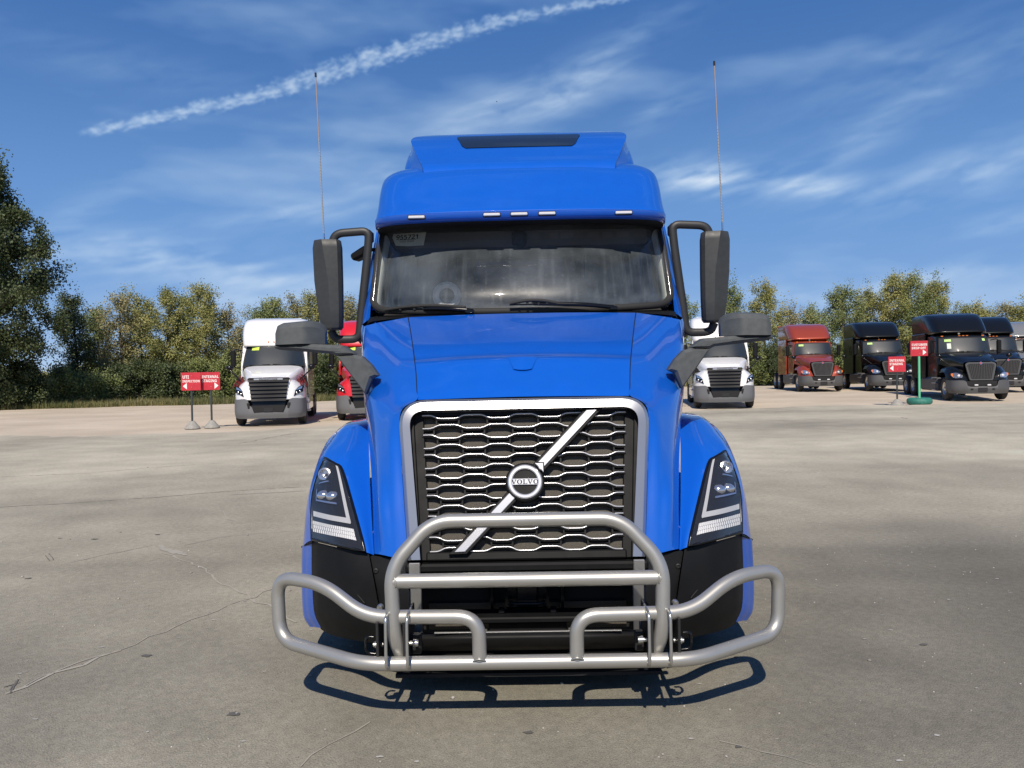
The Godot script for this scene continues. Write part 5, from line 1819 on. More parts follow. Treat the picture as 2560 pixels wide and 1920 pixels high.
func blot(g: Geo, c: Vector2, rx: float, rz: float, lift: float, r: RandomNumberGenerator) -> void:
	var m := 12
	var y := ground_height(c.x, c.y) + lift
	var ring := []
	for i in m:
		var a := TAU * i / m
		var k := r.randf_range(0.55, 1.1)
		ring.append(Vector3(c.x + cos(a) * rx * k, y, c.y + sin(a) * rz * k))
	for i in m:
		g.tri(Vector3(c.x, y, c.y), ring[i], ring[(i + 1) % m], Vector3.UP)


func leaf_mesh(count: int, spread: float, size: float, leaf_seed: int) -> ArrayMesh:
	var r := RandomNumberGenerator.new()
	r.seed = leaf_seed
	var g := Geo.new()
	for k in count:
		var c := Vector3(r.randfn(), r.randfn(), r.randfn()) * spread * 0.5
		var b := Basis(Vector3(r.randfn(), r.randfn(), r.randfn()).normalized(), r.randf() * TAU)
		var l := size * r.randf_range(0.7, 1.3)
		var w := l * 0.36
		g.tri(c, c + b * Vector3(w, l * 0.45, l * 0.08), c + b * Vector3(0, l, 0))
		g.tri(c, c + b * Vector3(-w, l * 0.45, l * 0.08), c + b * Vector3(0, l, 0))
	return g.mesh()


func copies(parent: Node, called: String, mesh: Mesh, where: Array, tint: PackedColorArray, material: Material) -> MultiMeshInstance3D:
	var mm := MultiMesh.new()
	mm.transform_format = MultiMesh.TRANSFORM_3D
	mm.use_colors = true
	mm.mesh = mesh
	mm.instance_count = where.size()
	for i in where.size():
		mm.set_instance_transform(i, where[i])
		mm.set_instance_color(i, tint[i])
	var o := MultiMeshInstance3D.new()
	o.name = called
	o.multimesh = mm
	o.material_override = material
	o.set_meta("kind", "stuff")
	parent.add_child(o, true)
	return o


func tree(label: String, at: Vector3, h: float, w: float, pal: Array, tree_seed: int, density: float, low := 0.12, called := "tree", shape := 0) -> void:
	var r := RandomNumberGenerator.new()
	r.seed = tree_seed
	var t := thing(called, label, "tree" if called == "tree" else "bush", at, 0.0, "trees and bushes round the lot")
	var g := Geo.new()
	var trunk := PackedVector3Array()
	var lean := Vector3(r.randf_range(-0.06, 0.06), 0, r.randf_range(-0.06, 0.06))
	for i in 9:
		var f := i / 8.0
		trunk.append(Vector3(lean.x * h * f + 0.12 * sin(f * 5.0 + tree_seed), h * 0.92 * f, lean.z * h * f))
	if called == "tree":
		g.tube(trunk, h * 0.017, 8, -1.0, false, Vector3.ZERO, 0.15)
	var where := []
	var tint := PackedColorArray()
	var limbs := int(10 + h * 2.2)
	for k in limbs:
		var f := lerpf(low, 0.97, (k + r.randf() * 0.8) / limbs)
		var base := trunk[int(f * 8.0)].lerp(trunk[mini(int(f * 8.0) + 1, 8)], f * 8.0 - int(f * 8.0))
		var prof := 0.0
		if shape == 0:                                        # fullest in the middle, ragged towards the top
			prof = pow(sin(PI * pow(clampf((f - low) / (1.0 - low) * 0.86 + 0.14, 0, 1), 0.8)), 0.7)
		else:                                                 # widest halfway up, tapering to a tip
			prof = lerpf(0.65, 1.0, f / 0.4) if f < 0.4 else pow((1.0 - f) / 0.6, 1.0) + 0.05
		var reach := w * 0.5 * prof * r.randf_range(0.62, 1.18) + 0.15
		var az := k * 2.399 + r.randf_range(-0.5, 0.5)
		var rise := r.randf_range(0.35, 0.95) if shape == 0 else r.randf_range(0.1, 0.55)
		var dir := Vector3(cos(az), rise, sin(az)).normalized()
		var tip := base + Vector3(dir.x * reach, dir.y * reach * 0.8, dir.z * reach)
		var knee := base.lerp(tip, 0.5) + Vector3(r.randf_range(-0.15, 0.15), -0.05 * reach, r.randf_range(-0.15, 0.15))
		if called == "tree":
			g.tube(PackedVector3Array([base, knee, tip]), h * 0.0055 * (1.2 - f * 0.7), 5, -1.0, false, Vector3.ZERO, 0.25)
		var clumps := 3 + int(reach * 1.1)
		for c in clumps:
			var u := lerpf(0.25, 1.08, (c + r.randf()) / clumps)
			var centre := base.lerp(knee, u * 2.0) if u < 0.5 else knee.lerp(tip, u * 2.0 - 1.0)
			centre += Vector3(r.randfn(), r.randfn() * 0.7, r.randfn()) * 0.16 * reach * u
			var rad := r.randf_range(0.24, 0.5) * (0.55 + 0.12 * w * 0.5)
			var shade := r.randf()
			var upright := r.randf() < 0.3 and u > 0.6
			var m := int(r.randf_range(9, 17) * density)
			for i in m:
				var d := Vector3(r.randfn(), r.randfn(), r.randfn()) * rad * 0.55
				if upright:
					d = Vector3(d.x * 0.35, absf(d.y) * 2.4, d.z * 0.35)
				var s := r.randf_range(0.75, 1.3)
				where.append(Transform3D(Basis(Vector3(r.randfn(), r.randfn(), r.randfn()).normalized(), r.randf() * TAU).scaled(Vector3.ONE * s), centre + d))
				var q := clampf(shade * 0.75 + r.randf() * 0.25, 0, 1) * (pal.size() - 1)
				var i0 := mini(int(q), pal.size() - 2)
				tint.append((pal[i0] as Color).lerp(pal[i0 + 1], q - i0))
	if called == "tree":
		part(t, "trunk", g, M.bark)
	copies(t, "crown", M.leaf_mesh if shape == 0 else M.big_leaf_mesh, where, tint, M.leaf)


# ---------------------------------------------------------------- sky
func stroke(az: float, el: float, c: Vector2, half: float, width: float, slope: float) -> float:
	var d := Vector2(az, el) - c
	var a := Vector2(cos(slope), sin(slope))
	var u := d.dot(a) / half
	var v := d.dot(a.orthogonal()) / width
	var k := u * u + v * v
	return exp(-k * 1.6) if k < 4.0 else 0.0


func sky_texture() -> ImageTexture:
	var wisps := [                                            # cirrus in view: middle, half length, half width (degrees), slope, strength
		[Vector2(-0.283, 18.375), 8.0, 1.7, 0.3, 0.5], [Vector2(4.359, 19.256), 5.0, 1.4, 0.5, 0.35], [Vector2(12.944, 12.89), 5.0, 1.4, -0.1, 1.1], [Vector2(20.177, 11.739), 3.6, 1.1, -0.15, 0.75],
		[Vector2(22.764, 14.155), 6.0, 1.2, 0.45, 0.35], [Vector2(27.818, 11.267), 8.0, 1.6, 0.2, 0.45], [Vector2(28.277, 5.55), 9.0, 1.0, 0.12, 0.4], [Vector2(-26.776, 8.044), 8.0, 1.8, -0.02, 0.62],
		[Vector2(-18.231, 6.954), 7.0, 1.2, -0.1, 0.4], [Vector2(-15.686, 10.989), 7.0, 0.9, 0.14, 0.5], [Vector2(-28.547, 10.949), 4.0, 1.3, 0.5, 0.22], [Vector2(26.849, 17.937), 11.0, 3.0, 0.2, 0.24],
		[Vector2(-25.4, 19.254), 12.0, 1.6, -0.1, 0.2], [Vector2(10.169, 17.442), 3.5, 1.2, 0.35, 0.36], [Vector2(-9.6, 13.515), 3.5, 1.1, 0.3, 0.32], [Vector2(18.328, 4.657), 9.0, 0.8, 0.05, 0.2],
		[Vector2(31.257, 8.363), 4.0, 0.8, 0.1, 0.4], [Vector2(-22.399, 5.336), 9.0, 1.2, 0.03, 0.26], [Vector2(8.654, 22.414), 7.0, 1.5, 0.3, 0.22], [Vector2(-13.715, 15.075), 6.0, 0.9, 0.1, 0.2],
	]
	var trail := [Vector2(-29.47, 14.894), Vector2(-27.777, 15.438), Vector2(-23.246, 16.845), Vector2(-18.554, 18.207), Vector2(-14.228, 19.663), Vector2(-10.388, 20.984), Vector2(-7.452, 21.867), Vector2(-3.821, 22.811), Vector2(-0.499, 23.589), Vector2(3.804, 24.192), Vector2(8.373, 24.505), Vector2(15.612, 25.179)]
	var thick := [0.3, 0.6, 0.68, 0.78, 1.0, 1.1, 1.0, 0.8, 0.68, 0.5, 0.38, 0.3]
	var f := FastNoiseLite.new()
	f.seed = 5
	f.frequency = 0.1
	f.fractal_octaves = 5
	var puff := FastNoiseLite.new()
	puff.seed = 12
	puff.frequency = 0.42
	puff.fractal_octaves = 4
	var colour := func(az: float, el: float, near: bool) -> Color:
		var e := maxf(el, 0.0)
		var k := 1.0 - exp(-e / 13.0)
		var c := Color(0.68, 0.80, 0.94).lerp(Color(0.15, 0.345, 0.63), k)
		c = c.lerp(Color(0.39, 0.6, 0.86), 0.55 * exp(-pow((e - 9.0) / 8.0, 2.0)))
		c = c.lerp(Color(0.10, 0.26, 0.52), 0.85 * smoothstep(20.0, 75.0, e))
		var wx := f.get_noise_2d(az * 0.6 + 50.0, el * 1.2) * 3.0
		var round := Vector2(sin(deg_to_rad(az)), cos(deg_to_rad(az))) * 22.0
		var n := f.get_noise_2d(az * 1.0 + wx - el * 0.6, el * 3.4 - az * 0.55 + wx)
		var a := 0.06
		var fib := f.get_noise_2d(az * 2.2 + wx * 2.0 + 31.0, el * 9.0 - az * 1.6)
		if near:
			for q in wisps:
				var m: Vector2 = q[0]
				if absf(az - m.x) < q[1] * 2.0 and absf(el - m.y) < q[1] * 2.0:
					a += 0.85 * q[4] * stroke(az, el, m, q[1], q[2], q[3]) * clampf(0.42 + 0.8 * n + 0.55 * fib, 0.0, 1.1)
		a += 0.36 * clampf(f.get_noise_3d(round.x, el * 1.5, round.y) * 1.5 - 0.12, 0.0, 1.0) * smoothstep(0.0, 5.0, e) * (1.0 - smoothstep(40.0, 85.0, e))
		a += 0.3 * exp(-e / 4.0)
		if near and el > 8.0:
			for i in trail.size() - 1:
				var p: Vector2 = trail[i]
				var d: Vector2 = trail[i + 1] - p
				var u := ((Vector2(az, el) - p).dot(d)) / d.length_squared()
				if u < -0.02 or u > 1.02:
					continue
				var off := (Vector2(az, el) - p).dot(Vector2(-d.y, d.x).normalized())
				var th := lerpf(thick[i], thick[i + 1], clampf(u, 0, 1))
				if absf(off) > th * 2.2:
					continue
				var b := puff.get_noise_2d(az * 2.2, el * 2.2)
				var b2 := puff.get_noise_2d(az * 2.6 + 30.0, off * 7.0 + el)
				var hi := th * (1.0 + 0.38 * b + 0.16 * b2)
				var lo := -th * (0.8 + 0.3 * b2)
				var q := smoothstep(0.0, 0.8 * th + 0.05, hi - off) * smoothstep(0.0, 0.8 * th + 0.05, off - lo)
				var ends := smoothstep(0.0, 1.0, float(i) + u)
				a = maxf(a, q * ends * clampf(0.47 + 0.16 * b + 0.28 * b2, 0.18, 0.68))
		return c.lerp(Color(0.90, 0.94, 0.985), clampf(a, 0.0, 0.93))
	var cw := 1024
	var im := Image.create_empty(cw, cw / 2, false, Image.FORMAT_RGB8)
	for y in cw / 2:
		var el := 90.0 - 180.0 * (y + 0.5) / (cw / 2)
		for x in cw:
			if el < -1.0:
				im.set_pixel(x, y, Color(0.42, 0.40, 0.36))
			else:
				im.set_pixel(x, y, colour.call(wrapf(360.0 * (x + 0.5) / cw, -180.0, 180.0), el, false))
	var big := 4096
	im.resize(big, big / 2, Image.INTERPOLATE_CUBIC)
	var d := 360.0 / big
	var reach := int(46.0 / d)
	for y in range(int((90.0 - 38.0) / d), int(90.5 / d)):
		var el := 90.0 - d * (y + 0.5)
		var rim := 1.0 - smoothstep(32.0, 37.5, el)
		for k in range(-reach, reach):
			var x := posmod(k, big)                           # straight ahead is the picture's left edge
			var az := d * (k + 0.5)
			var share := rim * (1.0 - smoothstep(40.0, 45.5, absf(az)))
			var c: Color = colour.call(az, el, true)
			im.set_pixel(x, y, im.get_pixel(x, y).lerp(c, share))
	return ImageTexture.create_from_image(im)


# ---------------------------------------------------------------- the place
func _ready() -> void:
	var camera := Camera3D.new()
	camera.name = "camera"
	add_child(camera)
	camera.position = Vector3(0, CAMERA_HEIGHT, CAMERA_Z)
	camera.rotation_order = EULER_ORDER_YXZ
	camera.rotation_degrees = Vector3(-0.98, 0.8, -1.1)
	camera.fov = 51.48
	camera.near = 0.05
	camera.far = 2000.0
	camera.current = true
	var env := Environment.new()
	env.tonemap_mode = Environment.TONE_MAPPER_LINEAR
	env.tonemap_exposure = 1.0
	env.background_mode = Environment.BG_SKY
	env.sdfgi_enabled = true
	env.ssao_enabled = true
	env.ssil_enabled = true
	var sky := Sky.new()
	var pano := PanoramaSkyMaterial.new()
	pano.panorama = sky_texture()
	pano.energy_multiplier = 1.0
	sky.sky_material = pano
	env.sky = sky
	var world := WorldEnvironment.new()
	world.name = "world"
	world.environment = env
	add_child(world)
	var sun := DirectionalLight3D.new()
	sun.name = "sun"
	sun.light_energy = 1.6
	sun.light_color = Color(1.0, 0.955, 0.89)
	sun.light_angular_distance = 0.53
	sun.shadow_enabled = true
	sun.rotation_degrees = Vector3(-46.0, -4.0, 0)
	add_child(sun)

	make_materials()
	ground()
	signs_and_trucks()
	plants()
	blue_truck()


func ground() -> void:
	var field := mat("field", lin(0.16, 0.15, 0.075), 0.95)
	field.albedo_texture = noise_tex(256, 0.02, Color(0.6, 0.62, 0.5), Color(1, 1, 1), 5, 40)
	field.uv1_scale = Vector3.ONE * 1.0
	var same := func(p: Vector2) -> Vector2: return p
	var xs := [-900.0, -400.0, -200.0, -120.0] + steps(-80, 80, 60) + [120.0, 200.0, 400.0, 900.0]
	var zs := [-1500.0, -700.0, -350.0, -200.0, -130.0] + steps(-90, 30, 50) + [60.0, 200.0, 700.0]
	struct("ground", sheet(xs, zs, -0.06, same, 12.0, Rect2(0, 0, 1, 1)), field)

	var dirt := mat("dirt", lin(0.72, 0.635, 0.52), 0.95)
	dirt.albedo_texture = grain_texture(512, 0.86, 1.0, 0.02, Color(1, 0.99, 0.975), 51)
	dirt.detail_enabled = true
	dirt.detail_blend_mode = BaseMaterial3D.BLEND_MODE_MUL
	dirt.detail_uv_layer = BaseMaterial3D.DETAIL_UV_2
	dirt.detail_albedo = noise_tex(512, 0.012, Color(0.86, 0.85, 0.83), Color(1, 1, 1), 6, 55)
	var lot := func(p: Vector2) -> Vector2:
		var v := verge(p.x)
		return Vector2(p.x, lerpf(v, 30.0, (30.0 - p.y) / -90.0 + 1.0))
	struct("dirt_lot", sheet(steps(-80, 80, 120), steps(-60, 30, 50), -0.02, lot, 2.2, Rect2(-40, -60, 30, 22)), dirt)

	var area := Rect2(-42, -32, 84, 42)
	var tar := mat("asphalt", lin(0.8, 0.79, 0.77), 0.9)
	tar.albedo_texture = grain_texture(768, 0.64, 1.0, 0.035, Color(1, 1, 0.99), 61)
	tar.normal_enabled = true
	tar.normal_texture = noise_tex(512, 0.3, Color.BLACK, Color.WHITE, 3, 63, 4.0)
	tar.normal_scale = 0.3
	tar.detail_enabled = true
	tar.detail_blend_mode = BaseMaterial3D.BLEND_MODE_MUL
	tar.detail_uv_layer = BaseMaterial3D.DETAIL_UV_2
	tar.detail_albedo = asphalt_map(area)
	var yard := func(p: Vector2) -> Vector2:
		var e := lot_edge(p.x) + 0.12 * sin(p.x * 5.0) + 0.08 * sin(p.x * 11.0)
		return Vector2(p.x, lerpf(e, 10.0, (p.y + 30.0) / 40.0))
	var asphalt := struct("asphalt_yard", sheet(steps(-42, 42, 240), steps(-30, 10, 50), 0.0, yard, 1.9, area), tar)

	var r := RandomNumberGenerator.new()
	r.seed = 9
	var dark := mat("crack_dark", lin(0.12, 0.115, 0.107), 0.95)
	var sandy := mat("crack_sand", lin(0.35, 0.328, 0.28), 0.95)
	var tarry := mat("tar", lin(0.1, 0.098, 0.092), 0.9)
	var pale := mat("scuff_pale", lin(0.42, 0.41, 0.39), 0.95)
	var flat := func(list: Array) -> Array:
		var out := []
		for p in list:
			out.append(Vector2(p.x, p.z))
		return out
	var seams := [
		[[Vector3(-3.022, 0, -0.177), Vector3(-2.915, 0, -0.537), Vector3(-2.725, 0, -0.894), Vector3(-2.459, 0, -1.515), Vector3(-2.28, 0, -1.975), Vector3(-2.061, 0, -2.484)], 0.008, 0.03, sandy],
		[[Vector3(-3.022, 0, -0.177), Vector3(-2.876, 0, -0.521), Vector3(-2.693, 0, -0.893)], 0.018, 0.035, sandy],
		[[Vector3(-3.674, 0, -3.755), Vector3(-3.091, 0, -3.144), Vector3(-2.716, 0, -2.627), Vector3(-2.129, 0, -1.968), Vector3(-1.678, 0, -1.425)], 0.013, 0.03, sandy],
		[[Vector3(-4.34, 0, -6.841), Vector3(-3.832, 0, -5.833), Vector3(-3.429, 0, -5.05)], 0.009, 0.03, sandy],
		[[Vector3(-3.638, 0, -4.118), Vector3(-3.395, 0, -4.524), Vector3(-3.037, 0, -4.697), Vector3(-2.539, 0, -4.814)], 0.007, 0.02, sandy],
		[[Vector3(-4.481, 0, -3.416), Vector3(-4.201, 0, -3.854), Vector3(-3.999, 0, -4.145)], 0.009, 0.02, sandy],
		[[Vector3(-3.977, 0, -4.098), Vector3(-3.576, 0, -3.748), Vector3(-3.433, 0, -3.637)], 0.06, 0.06, sandy],
		[[Vector3(-1.071, 0, 0.702), Vector3(-0.959, 0, 0.46), Vector3(-0.821, 0, 0.235)], 0.005, 0.02, sandy],
		[[Vector3(0.919, 0, 0.511), Vector3(1.071, 0, 0.594), Vector3(1.275, 0, 0.742)], 0.004, 0.02, sandy],
		[[Vector3(-7.436, 0, -6.839), Vector3(-6.647, 0, -7.073), Vector3(-5.569, 0, -7.501), Vector3(-4.712, 0, -7.995), Vector3(-3.583, 0, -8.354)], 0.012, 0.02, dark],
		[[Vector3(-9.776, 0, -10.371), Vector3(-8.214, 0, -10.694), Vector3(-7.413, 0, -11.443), Vector3(-6.255, 0, -12.061)], 0.012, 0.03, dark],
		[[Vector3(-7.512, 0, -16.673), Vector3(-7.314, 0, -18.361), Vector3(-6.971, 0, -19.953)], 0.02, 0.05, dark],
		[[Vector3(-4.494, 0, -7.605), Vector3(-3.931, 0, -7.815), Vector3(-3.396, 0, -7.942)], 0.05, 0.04, sandy],
		[[Vector3(12.982, 0.034, -25.683), Vector3(12.931, 0.019, -24.063), Vector3(12.267, 0.003, -21.319)], 0.03, 0.05, dark],
		[[Vector3(7.64, 0.004, -22.686), Vector3(8.422, 0.001, -21.282), Vector3(10.067, 0.003, -21.725)], 0.02, 0.06, dark],
		[[Vector3(2.141, 0, -3.652), Vector3(2.416, 0, -3.958), Vector3(2.534, 0, -3.729)], 0.004, 0.02, sandy],
	]
	for q in seams:
		var g := Geo.new()
		ribbon(g, flat.call(q[0]), q[1], q[2], 0.004, r)
		struct("crack", g, q[3], asphalt)
	var spots := [Vector3(-4.505, 0, -2.811), Vector3(-5.262, 0, -4.594), Vector3(-4.212, 0, -4.713), Vector3(-2.462, 0, -0.782), Vector3(-1.502, 0, -0.862), Vector3(-1.571, 0, 0.118), Vector3(-0.008, 0, 0.378), Vector3(0.984, 0, 0.555), Vector3(1.284, 0, -0.61), Vector3(-1.559, 0, -1.755), Vector3(-4.822, 0, -4.511), Vector3(-8.17, 0, -14.742), Vector3(2.521, 0, -0.782)]
	for p in spots:
		var g := Geo.new()
		var s := r.randf_range(0.012, 0.034)
		blot(g, Vector2(p.x, p.z), s * 1.3, s, 0.004, r)
		struct("tar_spot", g, tarry, asphalt)
	for q in [[Vector3(-3.076, 0, -0.292), Vector3(-3.017, 0, -0.359)], [Vector3(-2.979, 0, -0.202), Vector3(-3.064, 0, -0.41)], [Vector3(-4.914, 0, -3.739), Vector3(-4.716, 0, -3.489)], [Vector3(-4.925, 0, -3.822), Vector3(-4.702, 0, -3.526)], [Vector3(-3.011, 0, -0.243), Vector3(-3.046, 0, -0.339)]]:
		var g := Geo.new()
		ribbon(g, flat.call(q), 0.006, 0.004, 0.0042, r)
		struct("skid_mark", g, dark, asphalt)
	var scuffs := Geo.new()
	for i in 300:
		var x := r.randf_range(-5, 6)
		var z := r.randf_range(-6, 1.2)
		blot(scuffs, Vector2(x, z), r.randf_range(0.004, 0.02), r.randf_range(0.004, 0.012), 0.0042, r)
	struct("scuff_marks", scuffs, pale, asphalt).set_meta("kind", "stuff")
	# loose grit
	var grit := Geo.new()
	grit.ball(Vector3.ZERO, Vector3(1.0, 0.6, 0.8), 6)
	var where := []
	var tint := PackedColorArray()
	for i in 2600:
		var x := r.randf_range(-9, 10)
		var z := r.randf_range(-12, 1.5)
		var s := r.randf_range(0.0025, 0.007) if r.randf() < 0.93 else r.randf_range(0.008, 0.016)
		where.append(Transform3D(Basis(Vector3.UP, r.randf() * TAU).scaled(Vector3.ONE * s), Vector3(x, ground_height(x, z) + s * 0.3, z)))
		var v := r.randf_range(0.2, 0.55)
		tint.append(Color(v, v * 0.96, v * 0.88))
	var gm := mat("grit", Color.WHITE, 0.9)
	gm.vertex_color_use_as_albedo = true
	var o := copies(self, "grit", grit.mesh(), where, tint, gm)
	o.set_meta("label", "loose pale grit scattered over the asphalt yard")
	o.set_meta("category", "grit")


func signs_and_trucks() -> void:
	mat("antenna_copper", lin(0.32, 0.25, 0.23), 0.5)
	var sr := mat("sign_red", lin(0.58, 0.025, 0.048), 0.55)
	worn(sr, 1.2, 0.88, 0.5, 0.7, 33)
	mat("sign_white", lin(0.82, 0.82, 0.8), 0.6)
	mat("post_grey", lin(0.05, 0.065, 0.07), 0.5, 0.3)
	mat("post_green", lin(0.12, 0.5, 0.28), 0.5)
	var tg := mat("tyre_green", lin(0.045, 0.26, 0.2), 0.6)
	worn(tg, 1.5, 0.7)
	var co := mat("concrete", lin(0.4, 0.39, 0.36), 0.95)
	worn(co, 1.5, 0.75)
	var glass := mat("far_glass", lin(0.012, 0.018, 0.022), 0.05)
	glass.clearcoat_enabled = true
	mat("slat_grey", lin(0.1, 0.1, 0.1), 0.35, 0.3)
	mat("slat_black", lin(0.02, 0.02, 0.021), 0.35)
	mat("bumper_grey", lin(0.13, 0.135, 0.145), 0.55)
	mat("bumper_dark", lin(0.075, 0.076, 0.08), 0.5)
	mat("badge_red", lin(0.45, 0.06, 0.03), 0.4)
	var white := paint("white_paint", lin(0.8, 0.8, 0.8), 0.35)
	var red := paint("red_paint", lin(0.6, 0.012, 0.02), 0.35)
	var rust := paint("copper_paint", lin(0.34, 0.052, 0.02), 0.38, 0.3)
	var black := paint("black_paint", lin(0.006, 0.007, 0.008), 0.3)
	black.clearcoat = 0.5
	black.metallic_specular = 0.3
	var slate := paint("slate_paint", lin(0.17, 0.18, 0.19), 0.35)
	var maroon := mat("maroon_stripe", lin(0.12, 0.015, 0.012), 0.4)

	var yard_yellow := lin(0.55, 0.75, 0.1)
	var bird := Geo.new()
	bird.ball(Vector3.ZERO, Vector3(0.05, 0.05, 0.16), 8)
	for s: float in [-1.0, 1.0]:
		bird.patch([[Vector3(0, 0.02, 0.09), Vector3(0, 0.03, 0), Vector3(0, 0.02, -0.09)], [Vector3(s * 0.16, 0.09, 0.08), Vector3(s * 0.16, 0.1, 0.0), Vector3(s * 0.16, 0.09, -0.06)], [Vector3(s * 0.36, 0.03, 0.0), Vector3(s * 0.36, 0.03, -0.03), Vector3(s * 0.36, 0.03, -0.05)]], 6, 3, Vector3.UP)
	var fly := part(self, "bird", bird, M.deep_black)
	fly.position = Vector3(-2.233, 30.323, -80.7)
	fly.rotation.y = 1.2
	fly.scale = Vector3.ONE * 0.45
	tag(fly, "small dark bird flying high in the sky above the blue roof", "bird")
	var p := Vector3(-9.105, 0, -24.467)
	round_truck("white semi truck with maroon swirl stripes on its fenders, beside the twin red signs", p + Vector3(0.1, 0, 0.75), 0.2, white, yard_yellow, maroon)
	p = Vector3(-5.73, 0, -26.748)
	round_truck("bright red semi truck half hidden behind the blue truck's left mirror arm", p + Vector3(-0.2, 0, 0.7), 0.16, red, yard_yellow)
	p = Vector3(8.363, 0.04, -29.571)
	round_truck("plain white semi truck behind the blue truck's right mirror arm", p + Vector3(0, 0, 0.8), -0.16, white, yard_yellow)
	p = Vector3(17.113, 0.247, -42.24)
	var proto := wedge_truck("copper red semi truck with chrome rimmed grille, parked before the trees", p + Vector3(0.1, 0, 0.7), -0.11, rust, 1)
	proto.scale = Vector3.ONE * 1.02
	p = Vector3(20.483, 0.242, -41.051)
	var b := wedge_truck("black semi truck behind the low internal staging sign", p + Vector3(0.2, 0, 0.8), -0.15, black, 1)
	b.scale = Vector3.ONE * 1.02
	p = Vector3(19.603, 0.113, -30.928)
	var big := wedge_truck("nearest black semi truck, with a white sheet in its windshield, by the customer sign", p + Vector3(0.1, 0, 0.8), -0.2, black, 3)
	p = Vector3(24.57, 0.201, -36.883)
	copy_of(b, "black semi truck mostly hidden behind the nearest black truck", p + Vector3(0.2, 0, 0.3), -0.24)
	p = Vector3(29.627, -0.001, -42.7)
	var grey := wedge_truck("slate grey semi truck cut off by the right edge of the photo", Vector3(p.x, 0.25, p.z), -0.35, slate, 1)

	p = Vector3(-11.428, 0, -22.983)
	arrow_sign("red left arrow sign reading UTI inspection, leftmost of the twin signs", p, 0.15, 1.63, ["UTI", "INSPECTION"], -1.0, [0.11, 0.08], "cone")
	p = Vector3(-10.872, 0, -23.284)
	arrow_sign("red right arrow sign reading internal staging, next to the white striped truck", p, 0.15, 1.63, ["INTERNAL", "STAGING"], 1.0, [0.095, 0.095], "cone")
	p = Vector3(15.168, 0.071, -28.224)
	arrow_sign("red left arrow sign reading internal staging, low on a concrete foot at right", p, -0.3, 1.68, ["INTERNAL", "STAGING"], -1.0, [0.095, 0.095], "cone")
	p = Vector3(16.214, 0.077, -28.526)
	arrow_sign("red customer drop-off sign on a green post set in a green tyre", p, -0.3, 2.3, ["CUSTOMER", "DROP-OFF"], 1.0, [0.09, 0.09], "tyre")


